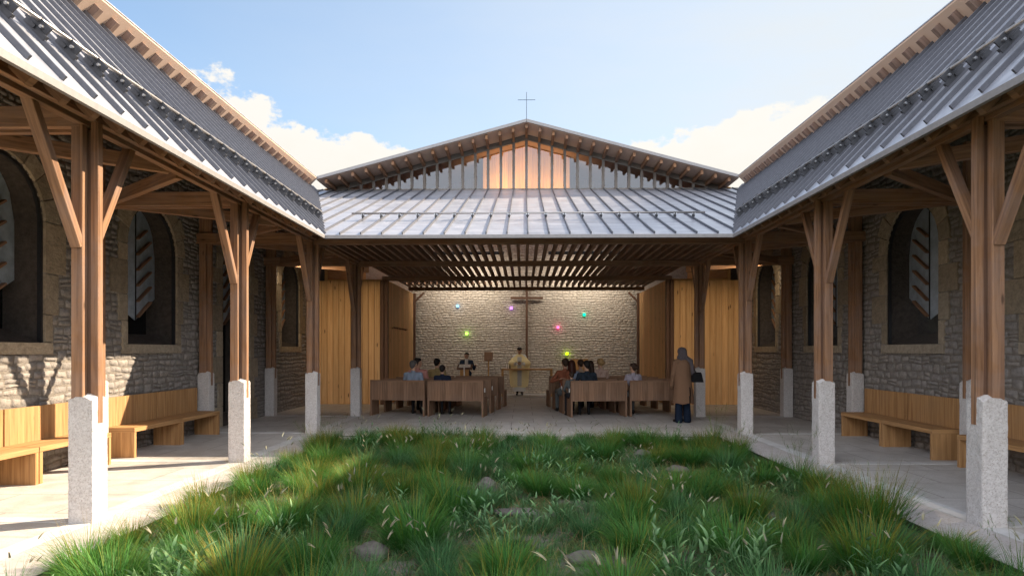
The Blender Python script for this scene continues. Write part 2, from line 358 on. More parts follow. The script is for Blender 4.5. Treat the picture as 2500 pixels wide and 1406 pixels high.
# paved floor: a ring round the bed, kerb stones inside it, pale strips on the column grid
def sheet(name, rects, z, mat, thick=0.12):
    mb = MB()
    for x0, x1, y0, y1 in rects: mb.box((x0, y0, z - thick), (x1, y1, z), 1, 0.0)
    return struct(obj(name, mb, mat))
KX = 4.11
sheet('paved_floor', [(-7.6, -KX, Y0, 13.05), (KX, 7.6, Y0, 13.05), (-7.6, 7.6, 13.05, 25.4)], 0.0, M['terrazzo'], 0.3)
KY = 13.05 - 0.30
kerb = MB()
def kerb_run(a0, a1, fixed0, fixed1, along_y):
    a = a0
    while a < a1 - 0.05:
        L = min(random.uniform(0.9, 1.5), a1 - a)
        if a1 - a - L < 0.4: L = a1 - a
        if along_y: kerb.box((fixed0, a + 0.003, -0.3), (fixed1, a + L - 0.003, 0.002), 1, 0.006)
        else: kerb.box((a + 0.003, fixed0, -0.3), (a + L - 0.003, fixed1, 0.002), 0, 0.006)
        a += L
for s in (-1, 1):
    x0, x1 = sorted((s * (BX + 0.02), s * (KX - 0.002))); kerb_run(Y0, KY - 0.35, x0, x1, True)
kerb_run(-KX + 0.002, KX - 0.002, KY - 0.34, 13.048, False)
struct(obj('kerb', kerb, M['kerb_stone']))
st = []
for s in (-1, 1):
    x0, x1 = sorted((s * 4.135, s * 4.33)); st.append((x0, x1, Y0, 24.6))
    for r in range(1, 6):
        xa, xb = sorted((s * 4.332, s * 6.5)); st.append((xa, xb, ROW(r) - 0.09, ROW(r) + 0.09))
st += [(-4.133, 4.133, ROW(6) - 0.16, ROW(6) - 0.02)]
sheet('stone_strip', st, 0.004, M['white_strip'], 0.02)
mb = MB()
for s in (-1, 1): mb.box((min(s * BX, s * (BX + 0.012)), BY0, -0.3), (max(s * BX, s * (BX + 0.012)), BY1, 0.012), 1, 0.0)
mb.box((-BX, BY1, -0.3), (BX, BY1 + 0.012, 0.012), 0, 0.0)
tag(obj('bed_edging', mb, M['black_steel']), 'thin black steel edging round the planted bed', 'edging')

# ================================================================== columns
def pier_mesh():
    """hewn granite pier: hipped corners on top, faces roughened by a few millimetres"""
    mb = MB(); h = 0.1175; m = 10; L = 40; ids = {}
    def prof(t):            # height of the top over the plan: corners low, middles of the sides high
        return 1.0 - max(0.0, min(1.0, (abs(t) - 0.045) / (h - 0.045)))
    def top(x, y): a, b = prof(x), prof(y); return 1.146 + 0.036 * max(a, b) + 0.030 * min(a, b)
    def rough(p, k):
        q = Vector(p); n_ = Vector((mnoise.noise(q * 21), mnoise.noise(q * 21 + Vector((9, 2, 5))), mnoise.noise(q * 21 + Vector((1, 7, 3))))) * 0.0032 + Vector((mnoise.noise(q * 7), mnoise.noise(q * 7 + Vector((4, 4, 4))), 0)) * 0.0022
        return tuple(q + n_ * k)
    g = [-h + 2 * h * i / m for i in range(m + 1)]
    per = [(i, 0) for i in range(m)] + [(m, j) for j in range(m)] + [(m - i, m) for i in range(m)] + [(0, m - j) for j in range(m)]
    rings = []
    for l in range(L + 1):
        row = []
        for i, j in per:
            x, y = g[i], g[j]; z = top(x, y) * l / L; cx = 0.004 if (i in (0, m) and j in (0, m)) else 0
            row.append(mb.add([rough((x - math.copysign(cx, x), y - math.copysign(cx, y), z), 1.0 if l else 0.4)])[0])
        rings.append(row)
    n = len(per)
    for a, b in zip(rings, rings[1:]):
        for k in range(n): mb.face([a[k], a[(k + 1) % n], b[(k + 1) % n], b[k]])
    grid = {}
    for k, (i, j) in enumerate(per): grid[(i, j)] = rings[-1][k]
    for i in range(1, m):
        for j in range(1, m): grid[(i, j)] = mb.add([rough((g[i], g[j], top(g[i], g[j])), 1.0)])[0]
    for i in range(m):
        for j in range(m): mb.face([grid[(i, j)], grid[(i + 1, j)], grid[(i + 1, j + 1)], grid[(i, j + 1)]])
    return mb.mesh('stone_pier', M['granite'])
PIER = pier_mesh()
def col_parts(root, s, braces, xb=0):
    """s: +1 when the courtyard lies towards +X"""
    z0 = Vector((0, 0, 0)); link('stone_pier', PIER, root)
    for x0, x1 in ((-0.1205, -0.048), (0.048, 0.1205)):
        mb = MB(); mb.box((x0, -0.038, 0.93), (x1, 0.038, 3.78), 2, 0.004); obj('plank', mb, M['timber'], root)
    mb = MB(); mb.box((-0.047, -0.024, 1.1), (0.047, 0.024, 3.7), 2, 0.0); obj('core', mb, M['dark_wood'], root)  # dark filler, coloured so the gap beside the posts reads as shadow
    for sy in (-1, 1):
        mb = MB(); y0, y1 = sorted((sy * 0.038, sy * 0.114)); x0, x1 = sorted((-s * 0.088, s * 0.022))
        mb.box((x0, y0, 1.165), (x1, y1, 3.74), 2, 0.005); obj('post', mb, M['timber'], root)
    for sy in braces:
        mb = MB(); x = -s * 0.033
        mb.beam((x, sy * 0.10, 2.60), (x, sy * 0.74, 3.80), 0.08, 0.10, (1, 0, 0), 0.005); obj('brace', mb, M['timber'], root)
    if xb:
        mb = MB(); mb.beam((xb * 0.10, 0, 2.60), (xb * 0.70, 0, 3.74), 0.115, 0.08, (0, 1, 0), 0.005); obj('brace', mb, M['timber'], root)
place = {1: 'nearest the camera', 2: 'second from the camera', 3: 'at the chapel roof corner', 4: 'just inside the chapel'}
for s, side, look in ((1, 'left', 'sunlit orange brown'), (-1, 'right', 'shaded grey brown')):
    for r in (1, 2, 3, 4):
        t = thing('timber_column', '%s timber column on granite pier, %s, %s row' % (look if r < 3 else 'dark', place[r], side), 'column',
                  (-s * XC, ROW(r), 0), 0, 'courtyard timber columns on granite piers')
        col_parts(t, s, (-1, 1))
    for r in (2, 3, 4):
        w = {2: 'between the benches', 3: 'at the far bench end', 4: 'in the dark corner'}[r]
        t = thing('timber_column', 'timber column on granite pier against the wall, %s, %s side' % (w, side), 'column', (-s * 6.355, ROW(r), 0), 0, 'wall columns on granite piers')
        link('stone_pier', PIER, t)
        mb = MB(); mb.box((-0.1205, -0.038, 0.93), (0.1205, 0.038, 4.6), 2); obj('plank', mb, M['timber'], t)
        for sy in (-1, 1):
            mb = MB(); y0, y1 = sorted((sy * 0.038, sy * 0.114)); x0, x1 = sorted((-s * 0.08, s * 0.045))
            mb.box((x0, y0, 1.165), (x1, y1, 3.71 if True else 0), 2); obj('post', mb, M['timber'], t)
# chapel entrance posts without piers
for s, side in ((1, 'left'), (-1, 'right')):
    t = thing('timber_post', 'dark full height timber post between plank wall and curved panel, %s of the pews' % side, 'post', (-s * XC, ROW(5), 0))
    for sx in (-1, 1):
        mb = MB(); mb.box((sx * 0.06 - 0.05, -0.09, 0), (sx * 0.06 + 0.05, 0.05, 3.70), 2); obj('plank', mb, M['dark_wood'], t)
    t = thing('timber_post', 'slim dark corner post against the bright stone back wall, %s side' % side, 'post', (-s * 4.13, 24.45, 0))
    mb = MB(); mb.box((-0.05, -0.07, 0), (0.05, 0.07, 3.72), 2); obj('plank', mb, M['dark_wood'], t)
    mb = MB(); mb.beam((s * 0.03, 0, 3.42), (s * 0.36, 0, 3.74), 0.07, 0.07, (0, 1, 0)); obj('brace', mb, M['dark_wood'], t)

# ================================================================== eaves beams and ties
for s, side in ((-1, 'left'), (1, 'right')):
    t = thing('eaves_beam', 'long double timber eaves beam carried by the %s row of columns' % side, 'beam', (s * 4.2, 5, 3.7))
    mb = MB(); a, b = sorted((s * 4.115, s * 4.192)); mb.box((a, Y0, 3.782), (b, ROW(4), 3.985), 1); part('plank', mb, M['timber'], t)
    mb = MB(); a, b = sorted((s * 4.198, s * 4.285)); mb.box((a, Y0, 3.738), (b, ROW(4), 3.955), 1); part('plank', mb, M['timber'], t)
    for r in (1, 2, 3, 4):
        y = ROW(r)
        t = thing('tie_beam', '%s timber tie beam with slanting struts under the roof, %s gallery' % ({1: 'nearest', 2: 'second', 3: 'third', 4: 'farthest, dark'}[r], side), 'beam', (s * 5.4, y, 3.7), 0, 'tie beams across the galleries')
        for dy in (-0.078, 0.078):
            mb = MB(); a, b = sorted((s * 4.24, s * 6.5)); mb.box((a, y + dy - 0.036, 3.712), (b, y + dy + 0.036, 3.912), 0); part('plank', mb, M['timber'], t)
        for sy in (-1, 1):
            if (r == 1 and sy < 0): continue
            mb = MB(); mb.beam((s * 6.05, y + sy * 0.12, 3.80), (s * 4.30, y + sy * 1.56, 3.80), 0.09, 0.16, (0, 0, 1)); part('strut', mb, M['timber'], t)

# ================================================================== lower zinc roofs of the two galleries
def zr(x): return ZE + (abs(x) - XE) * KS
def roof_wing(s, side):
    t = thing('gallery_roof', {'left': 'sun bleached standing seam metal roof over the left gallery', 'right': 'blue grey shaded standing seam metal roof over the right gallery'}[side], 'roof', (s * XE, 5, ZE))
    nrm = Vector((-s * KS, 0, 1)).normalized()
    mb = MB(); pl = [(XE, Y0), (XE, YE), (XT, YT), (XT, Y0)]
    mb.poly([(s * x, y, zr(x)) for x, y in pl]); mb.poly([(s * x, y, zr(x) - 0.045) for x, y in pl][::-1])
    part('metal_sheet', mb, M['zinc'], t)
    mb = MB(); y = 5.28 - SP * 18
    while y < YT:
        if y > Y0:
            x0 = XE + 0.05 if y <= YE else XE + (y - YE) / KV
            if x0 < XT - 0.1: mb.beam(Vector((s * x0, y, zr(x0))) + nrm * 0.02, Vector((s * XT, y, zr(XT))) + nrm * 0.02, 0.022, 0.056, nrm, 0.003)
        y += SP
    part('standing_seams', mb, M['seam_metal'], t)['kind'] = 'stuff'
    mb = MB(); a, b = sorted((s * (XE - 0.012), s * (XE + 0.03))); mb.box((a, Y0, ZE - 0.066), (b, YE, ZE - 0.002), 1, 0.002); part('fascia', mb, M['fascia_metal'], t)
    mb = MB(); dz = 0.05
    mb.poly([(s * (x + (0.03 if x < 4 else 0)), y, zr(x + (0.03 if x < 4 else 0)) - dz) for x, y in pl]); mb.poly([(s * (x + (0.03 if x < 4 else 0)), y, zr(x + (0.03 if x < 4 else 0)) - dz - 0.03) for x, y in pl][::-1])
    part('deck', mb, M['timber'], t)
    y = 5.16 - SP * 18; first = None
    while y < YT - 0.6:
        if y > Y0:
            x0 = XE + 0.10 if y <= YE else XE + 0.12 + (y - YE) / KV
            if x0 < XT - 0.4:
                mb = MB(); off = nrm * -0.142
                mb.beam(Vector((s * x0, y, zr(x0))) + off, Vector((s * (XT + 0.1), y, zr(XT + 0.1))) + off, 0.075, 0.12, nrm, 0.003)
                part('rafter', mb, M['timber'], t)
        y += SP
for s, side in ((-1, 'left'), (1, 'right')): roof_wing(s, side)

# central lean-to roof over the chapel front
def zc(y): return ZE + (y - YE) * KC
t = thing('front_roof', 'low metal roof with standing seams sloping down in front of the glazed gable', 'roof', (0, YE, ZE))
nrm = Vector((0, -KC, 1)).normalized()
pl = [(-XE, YE), (XE, YE), (XT, YT), (-XT, YT)]
mb = MB(); mb.poly([(x, y, zc(y)) for x, y in pl]); mb.poly([(x, y, zc(y) - 0.045) for x, y in pl][::-1]); part('metal_sheet', mb, M['zinc'], t)
mb = MB()
for k in range(-16, 17):
    x = k * SP; y0 = YE + 0.03 if abs(x) < XE else YE + (abs(x) - XE) * KV
    if y0 < YT - 0.2: mb.beam(Vector((x, y0, zc(y0))) + nrm * 0.02, Vector((x, YT, zc(YT))) + nrm * 0.02, 0.020, 0.05, nrm, 0.003)
part('standing_seams', mb, M['seam_metal'], t)['kind'] = 'stuff'
mb = MB(); mb.box((-XE, YE - 0.012, ZE - 0.066), (XE, YE + 0.03, ZE - 0.002), 0, 0.002); part('fascia', mb, M['fascia_metal'], t)
mb = MB(); mb.poly([(x, y, zc(y) - 0.05) for x, y in pl]); mb.poly([(x, y, zc(y) - 0.08) for x, y in pl][::-1]); part('deck', mb, M['timber'], t)
for k in range(-16, 17):
    x = (k + 0.31) * SP; y0 = YE + 0.1 if abs(x) < XE else YE + 0.15 + (abs(x) - XE) * KV
    if y0 < YT - 1.0:
        mb = MB(); off = nrm * -0.105; mb.beam(Vector((x, y0 + 0.4, zc(y0 + 0.4))) + off, Vector((x, YT - 0.1, zc(YT - 0.1))) + off, 0.075, 0.05, nrm, 0.003); part('rafter', mb, M['slat_timber'], t)

# snow guards
BR = MB(); BR.box((-0.125, -0.007, 0.035), (0.125, 0.007, 0.125), 0, 0.002); BR.box((-0.15, -0.016, 0.0), (0.10, 0.016, 0.05), 0, 0.002)
BR.box((-0.02, -0.03, 0.02), (0.03, 0.03, 0.05), 1, 0.002)
BR = BR.mesh('bracket', M['bracket_steel'])
BO = MB(); BO.tube([(-0.06, -0.035, 0.078), (-0.06, 0.035, 0.078)], [0.017, 0.017], 6); BO.tube([(-0.06, -0.046, 0.078), (-0.06, 0.046, 0.078)], [0.008, 0.008], 8)
BO = BO.mesh('bolt', M['steel'])
for s, side in ((-1, 'left'), (1, 'right')):
    x = XE + 0.61; t = thing('snow_guard', 'pipe snow guard on dark bolted brackets running along the %s gallery roof' % side, 'snow guard', (s * x, 5.28, zr(x)), 0, None)
    y = 5.28 - SP * 8; nrm = Vector((-s * KS, 0, 1)).normalized(); sl_ = Vector((s, 0, KS)).normalized(); yend = YE + 0.61 * KV - 0.35
    while y < yend:
        b_ = link('bracket', BR, t, Vector((s * x, y, zr(x))) + nrm * 0.03 - t.location)
        mtx = Matrix((sl_, Vector((0, s, 0)), nrm)).transposed(); b_.rotation_euler = mtx.to_euler()
        link('bolt', BO, b_); y += SP
    mb = MB(); pz = Vector((s * x, 0, zr(x))) + nrm * 0.135 + sl_ * 0.02
    mb.tube([pz + Vector((0, 5.28 - SP * 8 - 0.1, 0)), pz + Vector((0, yend + 0.02, 0))], [0.021, 0.021], 10); part('pipe', mb, M['pipe_steel'], t, True)
y = YE + 1.83; t = thing('snow_guard', 'straight pipe snow guard across the front roof below the gable', 'snow guard', (0, y, zc(y)))
nrm = Vector((0, -KC, 1)).normalized(); sl_ = Vector((0, 1, KC)).normalized()
for k in range(-9, 10):
    b_ = link('bracket', BR, t, nrm * 0.05 + Vector((k * SP, 0, 0))); b_.scale = (0.5, 0.9, 0.8); b_.rotation_euler = Matrix((sl_, Vector((-1, 0, 0)), nrm)).transposed().to_euler(); link('bolt', BO, b_)
mb = MB(); pz = Vector((0, y, zc(y))) + nrm * 0.135; mb.tube([pz + Vector((-3.70, 0, 0)), pz + Vector((3.70, 0, 0))], [0.021, 0.021], 10); part('pipe', mb, M['pipe_steel'], t, True)

# ================================================================== upper roofs over the old walls: high edge towards the courtyard
for s, side in ((-1, 'left'), (1, 'right')):
    XU, ZU, XO = 6.0, 6.53, 8.0
    t = thing('upper_roof', {'left': 'steep upper roof showing its sunlit plywood soffit and rafter ends, left', 'right': 'steep upper roof showing its shaded pinkish soffit and rafter ends, right'}[side], 'roof', (s * XU, 5, ZU))
    def zu(x): return ZU - (x - XU)
    mb = MB(); pl = [(XU, Y0), (XU, 18.9), (XO, 18.9), (XO, Y0)]
    mb.poly([(s * x, y, zu(x)) for x, y in pl]); mb.poly([(s * x, y, zu(x) + 0.028) for x, y in pl][::-1])
    mb.poly([(s * XU, Y0, ZU), (s * XU, 18.9, ZU), (s * XU, 18.9, ZU + 0.028), (s * XU, Y0, ZU + 0.028)]); part('soffit', mb, M['ply'], t)
    mb = MB(); a, b = sorted((s * (XU - 0.012), s * (XU + 0.02))); mb.box((a, Y0, ZU + 0.03), (b, 18.93, ZU + 0.048), 1, 0.001)
    mb.poly([(s * x, y, zu(x) + 0.04) for x, y in pl]); mb.poly([(s * XO, Y0, zu(XO)), (s * XO, 18.9, zu(XO)), (s * XO, 18.9, zu(XO) + 0.04), (s * XO, Y0, zu(XO) + 0.04)]); part('metal_sheet', mb, M['zinc'], t)
    nrm = Vector((-s, 0, -1)).normalized(); y = 5.35 - SP * 18; sd = Vector((s, 0, -1)).normalized()
    while y < 18.8:
        if y > Y0:
            mb = MB(); p = Vector((s * XU, y, ZU)) + nrm * 0.055
            mb.beam(p + sd * 0.10, p + sd * 0.75, 0.085, 0.108, nrm, 0.002); part('rafter', mb, M['rafter_wood'], t)
        y += SP

# ================================================================== glazed gable and its roof
YG, YO, ZA, KG, XG = 20.0, 18.9, 8.11, 0.268, 6.02
def zg(x): return ZA - KG * abs(x)
t = thing('gable_roof', 'shallow pitched chapel roof with deep overhang, plywood soffit and lookout rafters', 'roof', (0, YO, ZA))
YP = 23.0                                     # boarded partition that hides the rear skylight
SK = ((YP + 0.1, 24.75),)
for s in (-1, 1):
    for y0, y1 in ((YO, SK[0][0]), (SK[0][1], 25.6)):
        mb = MB(); mb.poly([(0, y0, ZA), (s * XG, y0, zg(XG)), (s * XG, y1, zg(XG)), (0, y1, ZA)])
        mb.poly([(0, y0, ZA + 0.028), (s * XG, y0, zg(XG) + 0.028), (s * XG, y1, zg(XG) + 0.028), (0, y1, ZA + 0.028)]); part('soffit', mb, M['ply'], t)
        mb = MB(); mb.poly([(0, y0, ZA + 0.09), (s * XG, y0, zg(XG) + 0.09), (s * XG, y1, zg(XG) + 0.09), (0, y1, ZA + 0.09)]); part('metal_sheet', mb, M['zinc'], t)
    mb = MB(); mb.beam((0, YO - 0.008, ZA + 0.05), (s * XG, YO - 0.008, zg(XG) + 0.05), 0.016, 0.085, (0, 0, 1), 0.001); part('fascia', mb, M['fascia_metal'], t)
    mb = MB(); mb.poly([(0, 20.06, ZA - 0.03), (s * XG, 20.06, zg(XG) - 0.03), (s * XG, YP - 0.01, zg(XG) - 0.03), (0, YP - 0.01, ZA - 0.03)]); part('inner_lining', mb, M['partition_wood'], t)
    for y0, y1 in SK:
        mb = MB(); mb.poly([(0, y0, ZA + 0.06), (s * XG, y0, zg(XG) + 0.06), (s * XG, y1, zg(XG) + 0.06), (0, y1, ZA + 0.06)]); part('skylight', mb, M['gable_glass'], t)
for k in range(-15, 16):
    x = k * SP; mb = MB(); mb.box((x - 0.036, YO + 0.1, zg(x) - 0.125 - 0.01 * (k != 0)), (x + 0.036, 20.04, zg(x) - 0.012 * (k != 0) - 0.002), 1, 0.003); part('rafter', mb, M['timber'], t)
t = thing('glazed_gable', 'wide triangular glazed gable divided by many slim timber mullions', 'window', (0, YG, ZT))
mb = MB(); mb.box((-XG - 0.3, YG - 0.05, ZT - 0.10), (XG + 0.3, YG + 0.07, ZT + 0.02), 0); part('sill', mb, M['weathered'], t)
for s in (-1, 1):
    mb = MB(); mb.beam((0, YG + 0.02, ZA - 0.078), (s * XG, YG + 0.02, zg(XG) - 0.078), 0.07, 0.15, (0, 0, 1)); part('top_plate', mb, M['weathered'], t)
for k in range(-15, 16):
    x = k * SP; zt = zg(x) - 0.13
    if zt > ZT + 0.05:
        mb = MB(); mb.box((x - 0.039, YG - 0.03, ZT + 0.02), (x + 0.039, YG + 0.06, zt), 2, 0.003); part('mullion', mb, M['weathered'], t)
for k in range(-15, 15):
    xa, xb = k * SP + 0.036, (k + 1) * SP - 0.036; za, zb = zg(xa) - 0.12, zg(xb) - 0.12
    if min(za, zb) > ZT + 0.05:
        mb = MB(); mb.poly([(xa, YG + 0.025, ZT + 0.02), (xb, YG + 0.025, ZT + 0.02), (xb, YG + 0.025, zb), (xa, YG + 0.025, za)]); part('pane', mb, M['gable_glass'], t)
t = thing('roof_cross', 'thin dark metal cross on the tip of the gable roof', 'cross', (0, YO + 0.05, ZA + 0.09))
mb = MB(); mb.tube([(0, 0, -0.08), (0, 0, 0.78)], [0.011, 0.009], 8); mb.tube([(-0.25, 0, 0.56), (0.25, 0, 0.56)], [0.009, 0.009], 8); obj('cross_rods', mb, M['iron_blue'], t)

# ================================================================== slatted ceiling of the chapel
t = thing('slatted_ceiling', 'dark slatted timber ceiling hanging on cross beams above the pews', 'ceiling', (0, 16, 3.7))
for r, (xa, za, zb) in {3: (4.3, 3.695, 3.84), 4: (4.3, 3.69, 3.82), 5: (4.3, 3.69, 3.82), 6: (4.1, 3.70, 3.82)}.items():
    mb = MB(); mb.box((-xa, ROW(r) - 0.06, za), (xa, ROW(r) + 0.06, zb), 0); part('cross_beam', mb, M['slat_timber'], t)
for k in range(-20, 21):
    x = k * 0.203; mb = MB(); mb.box((x - 0.034, ROW(3) + 0.02, 3.822), (x + 0.034, 23.16, 3.955), 1, 0.003); part('slat', mb, M['slat_timber'], t)

# ================================================================== stone walls
def masonry(mb, u0, u1, z0, z1, holes, to3, hr, wr, relief, warp=1.0, rng=random):
    def wz(u, z): return warp * (0.012 * math.sin(1.3 * u + 5.1 * z) + 0.012 * math.sin(4.3 * u - 7.7 * z) + 0.010 * math.sin(9.1 * u + 11.6 * z))
    A = [0, 0.1, 0.37, 0.63, 0.9, 1]; B = [0, 0.18, 0.5, 0.82, 1]
    def stone(ua, ub, za, zb):
        W = ub - ua; H = zb - za; g = rng.uniform(0.003, 0.009)
        cj = [[(rng.uniform(-1, 1) * 0.012, rng.uniform(-1, 1) * 0.010) for _ in range(2)] for _ in range(2)]
        rel = relief * rng.uniform(0.55, 1.25); tu, tv = rng.uniform(-.3, .3), rng.uniform(-.4, .4); ids = []
        for bj in B:
            for ai in A:
                edge = ai in (0, 1) or bj in (0, 1); corner = ai in (0, 1) and bj in (0, 1)
                du = sum(cj[i][j][0] * (ai if i else 1 - ai) * (bj if j else 1 - bj) for i in (0, 1) for j in (0, 1))
                dv = sum(cj[i][j][1] * (ai if i else 1 - ai) * (bj if j else 1 - bj) for i in (0, 1) for j in (0, 1))
                gu = g * (1.6 if corner else 1); u = ua + gu + (W - 2 * gu) * ai + du; z = za + gu + (H - 2 * gu) * bj + dv
                if edge: d = -0.012; u += rng.uniform(-.004, .004); z += rng.uniform(-.004, .004)
                else: d = rel * (1 + tu * (ai - .5) * 2 + tv * (bj - .5) * 2) * (0.82 if ai in (0.1, 0.9) or bj in (0.18, 0.82) else 1) + rng.uniform(-1, 1) * relief * 0.22
                mb.v.append(to3(u, z + wz(u, z), d)); ids.append(len(mb.v) - 1)
        nA = len(A)
        for j in range(len(B) - 1):
            for i in range(nA - 1): mb.face([ids[j * nA + i], ids[j * nA + i + 1], ids[(j + 1) * nA + i + 1], ids[(j + 1) * nA + i]])
    z = z0
    while z < z1 - 0.03:
        h = rng.uniform(*hr); h = min(h, z1 - z) if z1 - z - h > 0.05 else z1 - z
        iv = [(u0, u1)]
        for c, half, sill, spring in holes:
            if z + h < sill or z > spring + half: continue
            zz = max(spring, z + h * 0.3); hw = math.sqrt(max(half * half - (zz - spring) ** 2, 0.0))
            if hw <= 0: continue
            nv = []
            for a, b in iv:
                if b < c - hw or a > c + hw: nv.append((a, b)); continue
                if a < c - hw: nv.append((a, c - hw))
                if b > c + hw: nv.append((c + hw, b))
            iv = nv
        for a, b in iv:
            u = a
            while u < b - 0.02:
                w = rng.uniform(*wr) * (0.7 + 3.0 * h); w = min(w, b - u)
                if b - u - w < 0.06: w = b - u
                if h > 0.115 and rng.random() < 0.3:
                    f = rng.uniform(0.4, 0.6); stone(u, u + w, z, z + h * f)
                    if w > 0.28 and rng.random() < 0.5: q = rng.uniform(.35, .65) * w; stone(u, u + q, z + h * f, z + h); stone(u + q, u + w, z + h * f, z + h)
                    else: stone(u, u + w, z + h * f, z + h)
                else: stone(u, u + w, z, z + h)
                u += w
        z += h
def arch_z(hole, u):
    c, half, sill, spring = hole; d = min(abs(u - c) / half, 1.0); return spring + half * math.sqrt(1 - d * d)
def wall_core(mb, u0, u1, z0, z1, holes, to3, thick, splay=0.0):
    """front face at depth 0, back at -thick, with arched openings and sloping inner sills"""
    def strip(ua, ub, za_lo, zb_lo, za_hi, zb_hi, d): mb.poly([to3(ua, za_lo, d), to3(ub, zb_lo, d), to3(ub, zb_hi, d), to3(ua, za_hi, d)])
    u = u0
    for h in sorted(holes) + [None]:
        ue = u1 if h is None else h[0] - h[1]
        for d in (0, -thick): strip(u, ue, z0, z0, z1, z1, d)
        if h is None: break
        c, half, sill, spring = h; N = 20; us = [c - half * math.cos(math.pi * k / N) for k in range(N + 1)]
        for a, b in zip(us, us[1:]):
            for d in (0, -thick):
                if sill > z0 + 0.01: strip(a, b, z0, z0, sill + (0 if d == 0 else 0.25), sill + (0 if d == 0 else 0.25), d)
                strip(a, b, arch_z(h, a), arch_z(h, b), z1, z1, d)
            za, zb = arch_z(h, a), arch_z(h, b)
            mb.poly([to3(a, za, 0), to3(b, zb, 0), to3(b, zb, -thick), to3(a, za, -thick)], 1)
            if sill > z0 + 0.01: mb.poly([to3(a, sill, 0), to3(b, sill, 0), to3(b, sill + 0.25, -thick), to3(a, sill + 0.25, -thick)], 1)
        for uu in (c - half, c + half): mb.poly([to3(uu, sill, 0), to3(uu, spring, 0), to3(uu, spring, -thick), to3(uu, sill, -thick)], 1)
        u = c + half
    mb.poly([to3(u0, z1, 0), to3(u1, z1, 0), to3(u1, z1, -thick), to3(u0, z1, -thick)])
def block(mb, pts, to3, d0, d1, ch=0.006):
    """flat stone block from a 2D outline (u,z): a bevelled prism"""
    cu = sum(p[0] for p in pts) / len(pts); cz = sum(p[1] for p in pts) / len(pts)
    def ins(p, k): L = math.hypot(p[0] - cu, p[1] - cz); f = max(0, 1 - k / L); return (cu + (p[0] - cu) * f, cz + (p[1] - cz) * f)
    A = mb.add([to3(*p, d0) for p in pts]); Bv = mb.add([to3(*ins(p, 0.002), d1 - ch) for p in pts]); Cv = mb.add([to3(*ins(p, 0.002 + ch), d1) for p in pts]); n = len(pts)
    for a, b in ((A, Bv), (Bv, Cv)):
        for k in range(n): mb.face([a[k], a[(k + 1) % n], b[(k + 1) % n], b[k]])
    mb.face(Cv)
def surround(h, to3, rng):
    mb = MB(); c, half, sill, spring = h; g = 0.004; low = sill > 0.1
    z = sill if low else 0.0; k = rng.randint(0, 1); first = True
    for sgn in (-1, 1):
        z = sill if low else 0.0; k = rng.randint(0, 1)
        while z < spring - 0.05:
            hh = min(rng.uniform(0.42, 0.56), spring - z)
            if spring - z - hh < 0.25: hh = spring - z
            w = (rng.uniform(0.40, 0.50) if k % 2 else rng.uniform(0.2, 0.27)) if z > sill + 0.3 or not low else 0.14
            if z == sill and low: hh = 0.38
            block(mb, [(c + sgn * half, z + g), (c + sgn * (half + w), z + g + rng.uniform(-.01, .01)), (c + sgn * (half + w), z + hh - g), (c + sgn * half, z + hh - g)], to3, -0.03, 0.034)
            z += hh; k += 1
    N = 9
    for i in range(N):
        a0, a1 = math.pi * i / N + 0.006, math.pi * (i + 1) / N - 0.006; w = rng.uniform(0.30, 0.42) if i % 2 else rng.uniform(0.24, 0.3)
        pts = [(c + half * math.cos(t), spring + half * math.sin(t)) for t in (a0, (a0 + a1) / 2, a1)]
        pts += [(c + (half + w) * math.cos(t), spring + (half + w) * math.sin(t)) for t in (a1, (a0 + a1) / 2, a0)]
        block(mb, pts, to3, -0.03, 0.034)
    if low: block(mb, [(c - half - 0.14, sill - 0.15), (c + half + 0.14, sill - 0.15), (c + half + 0.14, sill), (c - half - 0.14, sill)], to3, -0.05, 0.045)
    return mb
